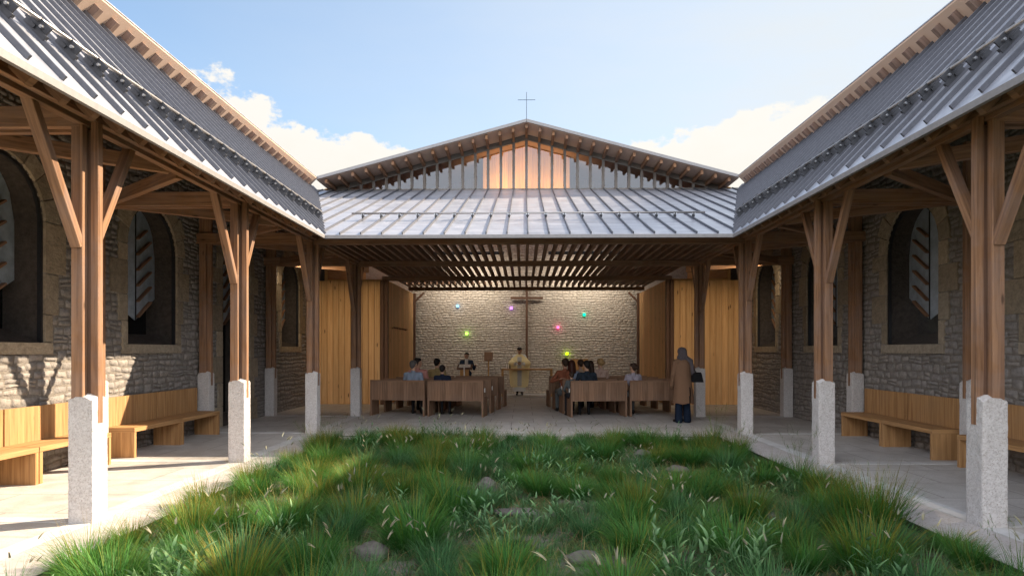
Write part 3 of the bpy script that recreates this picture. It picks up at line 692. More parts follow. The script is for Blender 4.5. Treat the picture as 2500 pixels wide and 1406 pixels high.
def fold_panel(h, to3):
    """V folded metal blade in the window with a pointed lower end, and its slanting slats"""
    c, half, sill, spring = h; base = max(sill, 1.72); T = 0.62; zt, ze = base + 0.42, base + 0.84; panels, slats = MB(), []
    for sgn in (-1, 1):
        us = [k / 8 for k in range(9)]
        def dep(f): return -0.30 - 0.09 * f
        top = [(f, spring + half * math.sqrt(max(0, 1 - f * f)) - 0.005) for f in us]; bot = [(f, zt + (ze - zt) * f) for f in us]
        for off in (0, -0.015):
            for a, b in zip(range(8), range(1, 9)):
                panels.poly([to3(c + sgn * half * bot[a][0], bot[a][1], dep(bot[a][0]) + off), to3(c + sgn * half * bot[b][0], bot[b][1], dep(bot[b][0]) + off),
                             to3(c + sgn * half * top[b][0], max(top[b][1], bot[b][1] + .01), dep(top[b][0]) + off), to3(c + sgn * half * top[a][0], top[a][1], dep(top[a][0]) + off)])
        z = zt + 0.06
        while z < spring + half - 0.3:
            e = 0.68 if z + 0.40 < spring else min(0.68, 0.85 * math.sqrt(max(0.05, 1 - ((z + 0.42 - spring) / half) ** 2)))
            mb = MB()
            if sgn > 0:      # far half: slim boards rising from the spine
                p0 = Vector(to3(c + half * 0.03, z, dep(0.03) + 0.03)); p1 = Vector(to3(c + half * e, z + 0.42 * e, dep(e) + 0.03))
                up = Vector(to3(0, 0, 1)) - Vector(to3(0, 0, 0)); mb.beam(p0, p1, 0.032, 0.064, up, 0.003)
            else:            # near half: the pointed board ends at the jamb
                f1 = min(0.98, math.sqrt(max(0.0, 1 - (max(0, z + 0.42 - spring) / half) ** 2))); f0 = f1 * 0.52
                pts = [(f1, z + 0.23), (f0, z + 0.32), (f1, z + 0.41)]
                A = mb.add([to3(c - half * f, zz, dep(f) + 0.002) for f, zz in pts]); B_ = mb.add([to3(c - half * f, zz, dep(f) + 0.09) for f, zz in pts])
                mb.face(A[::-1], [(0, 0), (.3, .1), (0, .2)]); mb.face(B_, [(0, 0), (.3, .1), (0, .2)])
                for k in range(3): mb.face([A[k], A[(k + 1) % 3], B_[(k + 1) % 3], B_[k]], [(0, 0), (.3, 0), (.3, .07), (0, .07)])
            slats.append(mb); z += 0.27
    sp = MB(); p0 = Vector(to3(c, zt, -0.292)); p1 = Vector(to3(c, spring + half - 0.02, -0.292)); sp.beam(p0, p1, 0.016, 0.016, (0, 1, 0), 0)
    return panels, slats, sp
HOLES = {-1: [(ROW(r) + BAY / 2 + 0.05, 0.76, 1.72, 3.34) for r in (0, 1, 2)] + [(ROW(3) + BAY / 2, 0.70, 0.0, 3.34), (ROW(4) + BAY / 2 + 0.05, 0.70, 1.72, 3.34)],
         1: [(ROW(r) + BAY / 2 + 0.05, 0.76, 1.72, 3.34) for r in (0, 1, 2, 3)] + [(ROW(4) + BAY / 2 + 0.05, 0.70, 1.72, 3.34)]}
for s, side in ((-1, 'left'), (1, 'right')):
    rng = random.Random(11 + s)
    t = thing('stone_wall', 'old rubble stone wall with tall arched openings along the %s gallery' % side, 'wall', (s * XW, 10, 0))
    to3 = lambda u, z, d, s=s: (s * (XW - d), u, z)
    holes = HOLES[s]
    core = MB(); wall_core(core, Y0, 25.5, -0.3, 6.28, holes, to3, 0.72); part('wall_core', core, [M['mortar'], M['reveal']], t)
    mb = MB(); masonry(mb, 4.0, 19.8, -0.02, 6.1, holes, to3, (0.075, 0.155), (0.12, 0.30), 0.019, rng=rng); part('rubble_stones', mb, M['rubble'], t, True)['kind'] = 'stuff'
    for i, h in enumerate(holes):
        if i == 0: continue
        part('stone_surround', surround(h, to3, rng), M['dressed'], t)
        c, half, sill, spring = h
        fr = MB()
        for sg in (-1, 1): fr.beam(to3(c + sg * (half - 0.018), sill if sill > 0.1 else 0.0, -0.03), to3(c + sg * (half - 0.018), spring, -0.03), 0.036, 0.05, (1, 0, 0), 0)
        for k in range(12):
            a0, a1 = math.pi * k / 12, math.pi * (k + 1) / 12; q = half - 0.018
            fr.beam(to3(c + q * math.cos(a0), spring + q * math.sin(a0), -0.03), to3(c + q * math.cos(a1), spring + q * math.sin(a1), -0.03), 0.05, 0.036, (1, 0, 0), 0)
        w = part('window', fr, M['black_steel'], t)
        pn, sls, sp = fold_panel(h, to3)
        def sub(name, m_, mat): o = obj(name, m_, mat, w); return o
        sub('folded_panel', pn, M['blue_panel']); sub('spine', sp, M['black_steel'])
        for m_ in sls: sub('slat', m_, M['timber'])
        pane = MB(); N = 16; pts = [to3(c - half, sill, -0.55), to3(c + half, sill, -0.55)] + [to3(c + half * math.cos(math.pi * k / N), spring + half * math.sin(math.pi * k / N), -0.55) for k in range(N + 1)]
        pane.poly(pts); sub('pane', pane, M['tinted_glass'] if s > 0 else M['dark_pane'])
# chapel back wall: rubble below, boarded gable above
t = thing('stone_wall', 'bright pale rubble stone back wall of the chapel behind the altar', 'wall', (0, YB, 0)); rng = random.Random(5)
to3 = lambda u, z, d: (u, YB - d, z)
core = MB(); core.prism([(-7.2, YB, -0.3), (7.2, YB, -0.3), (7.2, YB, 6.0), (0, YB, 8.0), (-7.2, YB, 6.0)], (0, 0.6, 0)); part('wall_core', core, M['pale_mortar'], t)
mb = MB(); masonry(mb, -4.3, 4.3, -0.01, 6.3, [], to3, (0.06, 0.125), (0.12, 0.30), 0.014, rng=rng); part('rubble_stones', mb, M['chapel_stone'], t, True)['kind'] = 'stuff'
t = thing('boarded_partition', 'warm wooden board partition under the roof seen through the gable glass', 'wall', (0, YP, 5.3))
mb = MB(); x = -6.0
while x < 5.99:
    w = 0.2; mb.prism([(x + .002, YP, 5.3), (x + w - .002, YP, 5.3), (x + w - .002, YP, zg(x + w) - 0.004), (x + .002, YP, zg(x) - 0.004)], (0, 0.04, 0)); x += w
part('boards', mb, M['partition_wood'], t)
mb = MB(); x = -1.365
while x < 1.3: mb.prism([(x + .002, 20.9, 6.25), (x + .193, 20.9, 6.25), (x + .193, 20.9, zg(x + .195) - 0.05), (x + .002, 20.9, zg(x) - 0.05)], (0, 0.05, 0)); x += 0.195
part('centre_panel', mb, M['centre_wood'], t)

# ================================================================== plank walls of the chapel
def plank_wall(name, label, p0, p1, z0, z1, mat, bow=0.0, bw=0.178):
    p0 = Vector(p0); p1 = Vector(p1); L = (p1 - p0).length; d = (p1 - p0) / L; nn = Vector((-d.y, d.x, 0)); mb = MB(); n = max(1, round(L / bw))
    for k in range(n):
        a, b = k / n, (k + 1) / n
        q0 = p0 + d * L * a + nn * bow * (1 - (2 * a - 1) ** 2); q1 = p0 + d * L * b + nn * bow * (1 - (2 * b - 1) ** 2); c = (q0 + q1) / 2; dd = (q1 - q0)
        mb.beam((c.x, c.y, z0), (c.x, c.y, z1), dd.length - 0.009, 0.035, nn, 0.004)
    o = thing(name, label, 'wall', tuple((p0 + p1) / 2)); part('boards', mb, M[mat], o); return o
for s, side in ((-1, 'left'), (1, 'right')):
    plank_wall('timber_wall', 'golden vertical plank wall with knots facing the courtyard, %s of the chapel' % side, (s * 6.48, 19.72, 0), (s * 4.36, 19.72, 0), 0.015, 3.69, 'larch')
    plank_wall('timber_wall', 'curved glowing orange timber side wall of the chapel, %s of the altar' % side, (s * 4.16, 19.86, 0), (s * 4.16, 24.3, 0), 0.01, 3.70, 'larch', bow=-s * 0.0)
    mb = MB(); a, b = sorted((s * 6.0, s * 6.1)); mb.box((a, 19.95, 3.7), (b, 24.79, 6.5), 1); mb.box((min(s * 4.3, s * 6.0), 19.95, 3.72), (max(s * 4.3, s * 6.0), 24.79, 3.76), 1)
    tag(obj('timber_lining', mb, M['oak']), 'plain wooden lining closing the roof space above the %s side wall' % side, 'lining')

# ================================================================== added outside, to cast shade and darken the window view
mb = MB(); pts = [(150, 78.4), (260, 78.4), (300, 240), (150, 240)]
A = mb.add([(x, y, -0.5) for x, y in pts]); B_ = mb.add([(x, y, 120.7) for x, y in pts])
for k in range(4): mb.face([A[k], A[(k + 1) % 4], B_[(k + 1) % 4], B_[k]])
mb.face(B_); struct(obj('hill', mb, M['rock']))  # unseen block, added to throw shade on the left paving

t = thing('hedge', 'dark clipped hedge standing outside the right hand windows', 'hedge', (12.6, 18, -0.42))  # put in so the view through the windows stays dark
mb = MB(); mb.box((12.35, 7, -0.42), (12.85, 32, 3.5), 1, 0); part('stems', mb, M['hedge_leaf'], t)
mb = MB(); rng = random.Random(3)
for _ in range(5000):
    c = Vector((12.3 - abs(rng.gauss(0, 0.12)), rng.uniform(7, 32), rng.uniform(-0.4, 3.8))); a = Vector((rng.uniform(-1, 1), rng.uniform(-1, 1), rng.uniform(-1, 1))).normalized(); b_ = a.orthogonal().normalized(); r = rng.random()
    mb.poly([c + a * .09, c + b_ * .05, c - a * .09, c - b_ * .05], 0, [(0.5, r)] * 4)
part('leaves', mb, M['hedge_leaf'], t)

# lamps hidden above the slats: they wash the back wall and the boarded partition
def lamp(label, loc, aim, w, power, col=(1.0, 0.90, 0.76)):
    t = thing('wall_washer', label, 'lamp', loc); aim = Vector(aim).normalized()
    q = aim.to_track_quat('-Z', 'X')
    mb = MB(); mb.box((-w / 2 - 0.02, -0.05, 0.004), (w / 2 + 0.02, 0.05, 0.07), 0, 0.004); o = obj('lamp_body', mb, M['black_steel'], t); 
    ld = bpy.data.lights.new('lamp_light', 'AREA'); ld.shape = 'RECTANGLE'; ld.size = w; ld.size_y = 0.08; ld.energy = power; ld.color = col; ld.spread = R(110)
    lo = link('lamp_light', ld, t)
    zx = Vector((1, 0, 0)); yv = (-aim).cross(zx).normalized(); rot = Matrix((zx, yv, -aim)).transposed().to_euler()
    o.rotation_euler = rot; lo.rotation_euler = rot
for sx, side in ((-1, 'left'), (1, 'right')):
    lamp('slim linear lamp above the slats washing the back wall, %s half' % side, (sx * 2.1, 23.26, 5.0), (0, 0.78, -0.62), 2.6, WASH)
    lamp('slim linear lamp lighting the boarded partition from below, %s half' % side, (sx * 0.70, 20.32, 6.28), (0, 0.45, 0.9), 1.2, UPL, (1.0, 0.70, 0.38))
for sx, side in ((-1, 'left'), (1, 'right')):  # unseen fill lights, added to brighten the plank walls
    lamp('slim linear lamp behind the tie beam lighting the plank wall, %s side' % side, (sx * 5.4, 16.62, 3.77), (0, 0.80, -0.6), 1.7, 5.5, (1.0, 0.78, 0.52))
# ================================================================== benches along the walls
def bench_mesh_set(L):
    d = 0.47; out = []
    mb = MB(); mb.box((0, 0, 0.385), (d, L, 0.45), 1, 0.004); out.append(('seat', mb))
    for y0, y1 in ((0.0, 0.055), (L - 0.055, L)):
        mb = MB(); mb.box((0, y0, 0.0), (d - 0.002, y1, 0.384), 2, 0.003); out.append(('leg', mb))
    mb = MB(); mb.box((0.0, 0.004, 0.452), (0.035, L - 0.004, 0.90), 2, 0.004); out.append(('backrest', mb))
    return out
for s, side in ((-1, 'left'), (1, 'right')):
    for bay in (1, 2):
        for half in (0, 1):
            L = 1.395; y = ROW(bay) + BAY / 2 + (0.008 if half else -0.008 - L)
            if bay == 1 and half == 0: where = 'nearest the camera'
            elif bay == 1: where = 'in front of the wall column'
            elif half == 0: where = 'just beyond the wall column'
            else: where = 'farthest from the camera'
            look = 'sunlit honey coloured' if s < 0 and bay == 1 else ('half sunlit honey coloured' if s < 0 and half == 0 else 'shaded brown')
            t = thing('bench', '%s plank bench by the %s wall, %s' % (look, side, where), 'bench', (s * 6.42, y, 0), 0, 'wall benches of the galleries')
            for nme, mb in bench_mesh_set(L):
                if s > 0: mb.v = [(-a, b, c) for a, b, c in mb.v]
                else: mb.v = [(a, b, c) for a, b, c in mb.v]
                obj(nme, mb, M['bench_wood'], t)

# ================================================================== pews
def pew_parts():
    W, D, H = 1.40, 0.52, 0.885; out = []
    mb = MB(); mb.box((0.045, 0.012, 0.385), (W - 0.045, 0.034, H - 0.045), 2, 0)
    mb2 = MB(); k = 0
    x = 0.045
    while x < W - 0.05:
        w = min(0.135, W - 0.045 - x); mb2.box((x + .001, 0.008, 0.385), (x + w - .001, 0.034, H - 0.042), 2, 0.002); x += w
    out.append(('backrest', mb2, 'pew_wood'))
    mb = MB(); mb.box((0.0, 0.0, H - 0.042), (W, 0.045, H), 0, 0.004); out.append(('top_rail', mb, 'pew_wood'))
    mb = MB(); mb.box((0.046, 0.036, 0.40), (W - 0.046, D - 0.02, 0.445), 0, 0.004); out.append(('seat', mb, 'pew_wood'))
    for x0, x1 in ((0, 0.044), (W - 0.044, W)):
        mb = MB(); mb.prism([(x0, 0, 0), (x0, D, 0), (x0, D, 0.46), (x0, 0.12, 0.46), (x0, 0.075, H - 0.043), (x0, 0, H - 0.043)], (x1 - x0, 0, 0)); out.append(('end_panel', mb, 'pew_wood'))
    return [(n, mb.mesh(n, M[m])) for n, mb, m in out]
PEW = pew_parts(); PA = R(8.0)
rown = ['rearmost row', 'second row from the back', 'third row from the back', 'front row']
pew_at = {}
card = MB(); card.box((-0.002, 0.10, 0.60), (-0.012, 0.16, 0.69), 2, 0); card.box((-0.002, 0.16, 0.59), (-0.016, 0.165, 0.70), 2, 0)
plain('paper', (0.8, 0.78, 0.74), 0.8)
for s, side in ((-1, 'left'), (1, 'right')):
    for r in range(4):
        for m_ in (0, 1):
            a = s * PA; ax = Vector((math.cos(PA) * s, math.sin(PA), 0)); fw = Vector((-s * math.sin(PA), math.cos(PA), 0))
            base = Vector((s * 1.06, 16.06, 0)) + fw * (0.98 * r) + ax * (m_ * 1.475)
            if s < 0: base = base + ax * 1.40                    # local +X runs right, so start at the outer end
            t = thing('pew', 'brown wooden pew, %s, %s block, %s' % (rown[r], side, 'end by the aisle' if m_ == 0 else 'outer end by the wall'), 'pew', base, a if s > 0 else -PA, 'pews facing the altar')
            for nme, me in PEW: link(nme, me, t)
            if m_ == 0 and r < 2:
                c = MB(); c.v = list(card.v); c.f = list(card.f); c.mi = list(card.mi); c.uv = list(card.uv)
                if s < 0: c.v = [(1.40 - x, y, z) for x, y, z in c.v]
                o = obj('card_holder', c, M['paper'], t); o['label'] = 'small white paper card on the pew end'
            pew_at[(s, r)] = (fw, ax)

# ================================================================== altar and chapel furnishings
t = thing('altar', 'slender open frame wooden altar table in front of the priest', 'altar', (0.03, 23.4, 0))
for x in (-0.86, 0.86):
    for y in (-0.26, 0.26):
        mb = MB(); mb.box((x - 0.032, y - 0.032, 0), (x + 0.032, y + 0.032, 0.925), 2); obj('leg', mb, M['oak'], t)
mb = MB(); mb.box((-0.892, -0.29, 0.927), (0.892, 0.29, 0.975), 0); obj('tabletop', mb, M['oak'], t)
plain('wax', (0.82, 0.80, 0.74), 0.5); plain('dark_glass', (0.03, 0.03, 0.035), 0.15)
for k, (x, h) in enumerate(((-0.72, 0.165), (-0.66, 0.15))):
    mb = MB(); mb.tube([(0, 0, 0), (0, 0, h)], [0.018, 0.018], 12); mb.tube([(0, 0, h), (0, 0, h + 0.015)], [0.003, 0.002], 5)
    tag(obj('candle', mb, M['wax'], loc=(x + 0.03, 23.4, 0.975)), ['taller white candle at the left end of the altar', 'shorter white candle second from the left altar end'][k], 'candle', 'altar candles')
mb = MB(); mb.tube([(0, 0, 0), (0, 0, 0.10), (0, 0, 0.13), (0, 0, 0.17)], [0.022, 0.022, 0.009, 0.010], 12)
tag(obj('bottle', mb, M['dark_glass'], loc=(-0.57, 23.4, 0.975)), 'small dark bottle beside the candles on the altar', 'bottle')
# wall cross
t = thing('wooden_cross', 'large thin brown wooden cross on the stone back wall', 'cross', (0.03, 24.66, 1.3))
mb = MB(); mb.box((-0.042, -0.03, -0.9), (0.042, 0.03, 2.72), 2); obj('upright', mb, M['dark_wood'], t)
mb = MB(); mb.box((-0.60, -0.034, 2.22), (0.60, 0.027, 2.30), 0); obj('crossbar', mb, M['dark_wood'], t)
for z in (0.2, 2.5):
    mb = MB(); mb.box((-0.02, 0.03, z), (0.02, 0.16, z + 0.04), 1); obj('bracket', mb, M['black_steel'], t)
# tabernacle box on its stem
t = thing('tabernacle', 'square wooden tabernacle box on a slim stem by the stone wall', 'tabernacle', (-1.38, 24.45, 0))
mb = MB(); mb.box((-0.15, -0.14, 1.235), (0.15, 0.14, 1.56), 2); obj('box_body', mb, M['pew_wood'], t)
mb = MB(); mb.box((-0.13, -0.148, 1.255), (0.13, -0.139, 1.54), 2); obj('door', mb, M['pew_wood'], t)
mb = MB(); mb.box((-0.022, -0.022, 0), (0.022, 0.022, 1.235), 2); obj('stem', mb, M['oak'], t)
mb = MB(); mb.box((-0.16, -0.16, 0.0), (0.16, 0.16, 0.03), 0); obj('base', mb, M['oak'], t)
# lectern
t = thing('lectern', 'wooden lectern with dark sloping desk and open book', 'lectern', (-2.03, 21.85, 0))
mb = MB(); mb.box((-0.14, -0.12, 0.03), (0.14, 0.14, 1.0), 2); obj('column', mb, M['oak'], t)
mb = MB(); mb.box((-0.22, -0.2, 0), (0.22, 0.22, 0.03), 0); obj('base', mb, M['oak'], t)
mb = MB(); mb.box((-0.02, -0.17, 0.03), (0.02, -0.13, 1.12), 2); obj('upright', mb, M['paper'], t)
mb = MB(); mb.beam((-0.25, 0.04, 1.07), (0.25, 0.04, 1.07), 0.40, 0.05, (0, -0.35, 1), 0.004); obj('desk', mb, M['dark_wood'], t)
mb = MB(); mb.beam((-0.19, 0.05, 1.105), (0.19, 0.05, 1.105), 0.26, 0.02, (0, -0.35, 1), 0.003); tag(obj('book', mb, M['paper'], loc=t.location), 'open white book lying on the lectern desk', 'book')
# presider's chair
t = thing('chair', 'wooden chair with a tall plain back against the stone wall', 'chair', (1.98, 24.15, 0))
mb = MB(); mb.box((-0.30, 0.22, 0.46), (0.30, 0.26, 1.30), 2); obj('backrest', mb, M['oak'], t)
mb = MB(); mb.box((-0.30, -0.25, 0.42), (0.30, 0.22, 0.46), 0); obj('seat', mb, M['oak'], t)
for x in (-0.28, 0.28):
    mb = MB(); mb.box((x - 0.02, -0.25, 0.0), (x + 0.02, 0.26, 0.42), 1); obj('leg', mb, M['oak'], t)
# peg rail
t = thing('peg_rail', 'row of small dark coat pegs on the left timber side wall', 'coat pegs', (-4.13, 21.4, 2.3))
mb = MB(); mb.box((-0.01, -1.2, -0.03), (0.012, 1.2, 0.03), 1); obj('rail', mb, M['larch'], t)
for k in range(9):
    mb = MB(); mb.tube([(0, -1.1 + k * 0.275, 0), (0.07, -1.1 + k * 0.275, 0.02), (0.085, -1.1 + k * 0.275, 0.035)], [0.014, 0.014, 0.022], 8); obj('peg', mb, M['dark_wood'], t)
# coloured glass lights set into the back wall
for nme, px, py, col, st_ in (('pale blue', 1117, 747, (0.25, 0.55, 1.0), 0.4), ('violet', 1248, 752, (0.55, 0.25, 1.0), 0.45), ('yellow green', 1139, 814, (0.45, 1.0, 0.12), 0.6),
                              ('pink', 1362, 799, (1.0, 0.12, 0.32), 0.7), ('emerald', 1426, 768, (0.0, 0.75, 0.42), 0.45), ('lime', 1384, 863, (0.55, 0.95, 0.0), 0.6)):
    d = YB - 0.055; x = (px - 1279) / F_PX * d - 0.075; z = 1.62 + (855 - py) / F_PX * d; glow('glow_' + nme.replace(' ', '_'), col, st_)
    mb = MB(); mb.box((-0.05, -0.008, -0.05), (0.05, 0.05, 0.05), 1, 0.004)
    t = tag(obj('glass_light', mb, M['glow_' + nme.replace(' ', '_')], None, (x, d, z)), 'small square %s lit glass tile in the stone back wall' % nme, 'light', 'coloured glass tiles in the back wall')
    ld = bpy.data.lights.new('glass_light_glow', 'POINT'); ld.energy = 0.22 if st_ > 0.5 else 0.1; ld.color = col; ld.shadow_soft_size = 0.03; link('glass_light_glow', ld, t, (0, -0.085, 0))

# ================================================================== people
def cloth(name, col, rough=0.85, sc_=60, amt=0.12): return plain(name, col, rough, 0, sc_, amt, 0.25, 0.15)
cloth('skin', (0.52, 0.31, 0.21), 0.55, 30, 0.06); cloth('skin_tan', (0.40, 0.22, 0.14), 0.55, 30, 0.06)
cloth('hair_black', (0.018, 0.015, 0.014), 0.5, 90, 0.5); cloth('hair_grey', (0.10, 0.09, 0.085), 0.5, 90, 0.5); cloth('hair_auburn', (0.055, 0.02, 0.014), 0.45, 90, 0.5)
cloth('hair_blonde', (0.42, 0.27, 0.12), 0.5, 90, 0.4); cloth('hair_brown', (0.05, 0.03, 0.02), 0.5, 90, 0.5)
cloth('shirt_blue', (0.25, 0.30, 0.38)); cloth('shirt_pink', (0.55, 0.26, 0.22)); cloth('shirt_olive', (0.30, 0.23, 0.11)); cloth('jacket_navy', (0.018, 0.024, 0.045))
cloth('suit', (0.035, 0.05, 0.08)); cloth('shirt_white', (0.75, 0.74, 0.72)); cloth('sweater_rust', (0.22, 0.075, 0.04)); cloth('cardigan_blue', (0.24, 0.28, 0.36))
cloth('tshirt_navy', (0.022, 0.03, 0.042)); cloth('sweater_beige', (0.42, 0.31, 0.23)); cloth('sweater_pink', (0.50, 0.36, 0.30)); cloth('sweater_lilac', (0.36, 0.32, 0.37))
cloth('trousers_dark', (0.02, 0.02, 0.024)); cloth('jeans', (0.010, 0.017, 0.034), 0.85, 120, 0.3); cloth('trousers_grey', (0.10, 0.11, 0.11)); cloth('shoe', (0.012, 0.011, 0.011), 0.4)
cloth('coat_camel', (0.20, 0.115, 0.07), 0.9, 80, 0.12); cloth('scarf_grey', (0.10, 0.085, 0.092), 0.9, 60, 0.2); cloth('bag_black', (0.015, 0.015, 0.017), 0.4)
cloth('chasuble', (0.82, 0.68, 0.36), 0.75, 40, 0.1); cloth('alb', (0.74, 0.72, 0.68), 0.85, 40, 0.06); cloth('stole', (0.50, 0.47, 0.42), 0.8, 70, 0.35); cloth('eye', (0.02, 0.015, 0.012), 0.3); cloth('lips', (0.36, 0.15, 0.12), 0.5)
cloth('metal_gold', (0.35, 0.33, 0.25), 0.35)

def cone_mesh(bm, p0, p1, r0, r1, n=12):
    p0 = Vector(p0); p1 = Vector(p1); d = p1 - p0; L = d.length
    q = Vector((0, 0, 1)).rotation_difference(d.normalized()) if L > 1e-6 else None
    rings = []; dz = L
    prof = [(-r0 * math.cos(t), r0 * math.sin(t)) for t in (0.35, 0.75, 1.15, 1.57)] + [(L + r1 * math.sin(t), r1 * math.cos(t)) for t in (0.0, 0.42, 0.82, 1.22)]
    tips = (-r0, L + r1)
    def P(z, r, a): v = Vector((r * math.cos(a), r * math.sin(a), z)); return p0 + (q @ v if q else v)
    for z, r in prof: rings.append([bm.verts.new(P(z, r, 2 * math.pi * k / n)) for k in range(n)])
    a = bm.verts.new(P(tips[0], 0, 0)); b = bm.verts.new(P(tips[1], 0, 0))
    for r1_, r2_ in zip(rings, rings[1:]):
        for k in range(n): bm.faces.new((r1_[k], r1_[(k + 1) % n], r2_[(k + 1) % n], r2_[k]))
    for k in range(n): bm.faces.new((a, rings[0][(k + 1) % n], rings[0][k])); bm.faces.new((b, rings[-1][k], rings[-1][(k + 1) % n]))
def fuse(name, prims, mats, voxel=0.012, smooth_it=2):
    """one continuous skin over all limbs (each limb: p0, p1, r0, r1, material); faces take the material of the nearest limb"""
    bm = bmesh.new()
    for p in prims: cone_mesh(bm, p[0], p[1], p[2], p[3])
    me = bpy.data.meshes.new(name + '_raw'); bm.to_mesh(me); bm.free()
    o = bpy.data.objects.new(name + '_raw', me); COL.objects.link(o)
    rm = o.modifiers.new('r', 'REMESH'); rm.mode = 'VOXEL'; rm.voxel_size = voxel
    sm = o.modifiers.new('s', 'SMOOTH'); sm.factor = 0.5; sm.iterations = smooth_it
    dg = bpy.context.evaluated_depsgraph_get(); out = bpy.data.meshes.new_from_object(o.evaluated_get(dg)); out.name = name
    bpy.data.objects.remove(o); bpy.data.meshes.remove(me)
    keys = []
    for p in prims:
        if p[4] not in keys: keys.append(p[4])
    out.materials.clear()
    for k in keys: out.materials.append(M[mats.get(k, k)])
    n = len(out.polygons); c = np.empty(n * 3, dtype=np.float32); out.polygons.foreach_get('center', c); c = c.reshape(-1, 3)
    best = np.full(n, 1e9); idx = np.zeros(n, dtype=np.int32)
    for p in prims:
        a = np.array(p[0], dtype=np.float32); b = np.array(p[1], dtype=np.float32); ab = b - a; L2 = max(float(ab @ ab), 1e-9)
        tt = np.clip(((c - a) @ ab) / L2, 0, 1); d = np.linalg.norm(c - (a + tt[:, None] * ab), axis=1) - (p[2] + (p[3] - p[2]) * tt) - (p[5] if len(p) > 5 else 0)
        mk = d < best; best[mk] = d[mk]; idx[mk] = keys.index(p[4])
    out.polygons.foreach_set('material_index', idx); out.polygons.foreach_set('use_smooth', np.ones(n, dtype=bool)); out.update(); return out
def rot2(p, a): return Vector((p[0] * math.cos(a) - p[1] * math.sin(a), p[0] * math.sin(a) + p[1] * math.cos(a), p[2]))
def head_prims(hc, yaw=0.0, nod=0.0, k=1.0):
    """hc: centre of the skull; the face looks towards +Y before yaw"""
    def T(x, y, z):
        v = Vector((x * k, y * k, z * k)); v = Vector((v.x, v.y * math.cos(nod) + v.z * math.sin(nod), v.z * math.cos(nod) - v.y * math.sin(nod))); return Vector(hc) + rot2(v, yaw)
    P = [(T(0, -0.012, 0.03), T(0, 0.012, 0.02), 0.086 * k, 0.082 * k, 'skin'), (T(0, 0.030, -0.045), T(0, 0.045, -0.085), 0.058 * k, 0.036 * k, 'skin'),
         (T(0, 0.088, 0.0), T(0, 0.104, -0.03), 0.010 * k, 0.013 * k, 'skin'), (T(-0.028, 0.076, 0.025), T(0.028, 0.076, 0.025), 0.014 * k, 0.014 * k, 'skin')]
    for sx in (-1, 1):
        P.append((T(sx * 0.082, -0.004, 0.012), T(sx * 0.086, -0.012, -0.02), 0.016 * k, 0.011 * k, 'skin'))
        P.append((T(sx * 0.032, 0.083, 0.006), T(sx * 0.036, 0.082, 0.006), 0.0075 * k, 0.0075 * k, 'eye', 0.004))
    P.append((T(-0.018, 0.083, -0.058), T(0.018, 0.083, -0.058), 0.006 * k, 0.006 * k, 'lips', 0.003))
    return P, T
def hair_mesh(name, T, style, mat, k=1.0):
    """cap over crown and nape, plus what the style adds"""
    P = [(T(0, -0.030, 0.045), T(0, 0.012, 0.052), 0.088 * k, 0.076 * k, 'h'), (T(0, -0.045, 0.0), T(0, -0.04, -0.03), 0.072 * k, 0.060 * k, 'h')]
    for sx in (-1, 1): P.append((T(sx * 0.052, -0.01, 0.05), T(sx * 0.062, -0.025, 0.0), 0.042 * k, 0.03 * k, 'h'))
    if style == 'long':
        P += [(T(0, -0.05, 0.02), T(0, -0.085, -0.20), 0.085 * k, 0.07 * k, 'h'), (T(0, -0.085, -0.20), T(0.01, -0.095, -0.33), 0.066 * k, 0.025 * k, 'h')]
        for sx in (-1, 1): P.append((T(sx * 0.065, -0.01, 0.02), T(sx * 0.085, -0.05, -0.2), 0.04 * k, 0.035 * k, 'h'))
    elif style == 'bun': P.append((T(0.02, -0.125, 0.0), T(0.02, -0.128, -0.02), 0.042 * k, 0.038 * k, 'h'))
    elif style == 'short': P.append((T(0, 0.03, 0.085), T(0, 0.055, 0.082), 0.04 * k, 0.03 * k, 'h'))
    return fuse(name, P, {'h': mat}, 0.011, 2)
def hand_prims(w, fwd, side, k=1.0, mat='skin', curl=0.5, n=Vector((0, 0, -1))):
    """palm, five separate curled fingers and a thumb leaving the side of the palm; side points to the thumb"""
    w = Vector(w); fwd = Vector(fwd).normalized(); side = (Vector(side) - fwd * Vector(side).dot(fwd)).normalized(); nn = fwd.cross(side); nn = nn if nn.dot(n) > 0 else -nn
    P = []
    for q in (-0.022, 0.0, 0.022): P.append((w + side * q * k * 0.7, w + (fwd * 0.085 + side * q) * k, 0.019 * k, 0.015 * k, mat))
    for q, L in ((0.030, 0.072), (0.010, 0.080), (-0.010, 0.074), (-0.030, 0.058)):
        a = w + (fwd * 0.088 + side * q) * k; b = a + (fwd * math.cos(curl * 0.6) + nn * math.sin(curl * 0.6)) * L * 0.5 * k; c = b + (fwd * math.cos(curl * 1.6) + nn * math.sin(curl * 1.6)) * L * 0.5 * k
        P += [(a, b, 0.0095 * k, 0.0088 * k, mat), (b, c, 0.0088 * k, 0.0075 * k, mat)]
    a = w + (fwd * 0.03 + side * 0.03) * k; b = a + (fwd * 0.6 + side * 0.7 + nn * 0.3) * 0.042 * k; c = b + (fwd * 0.85 + side * 0.2 + nn * 0.4) * 0.034 * k
    P += [(a, b, 0.0125 * k, 0.0105 * k, mat), (b, c, 0.0105 * k, 0.0085 * k, mat)]
    return P
def arm(sh, el, wr, r=(0.056, 0.046, 0.034), cloth_='top', fore='top'):
    return [(sh, el, r[0], r[1], cloth_), (el, wr, r[1] * 0.97, r[2], fore)]
def person(label, loc, rot, prims, mats, hair, T, k=1.0, voxel=0.012, group=None, hmat=None):
    t = thing('person', label, 'person', loc, rot, group)
    body = fuse('body', prims, mats, voxel); o = link('body', body, t)
    if hair: link('hair', hair_mesh('hair', T, hair, hmat, k), t)
    return t
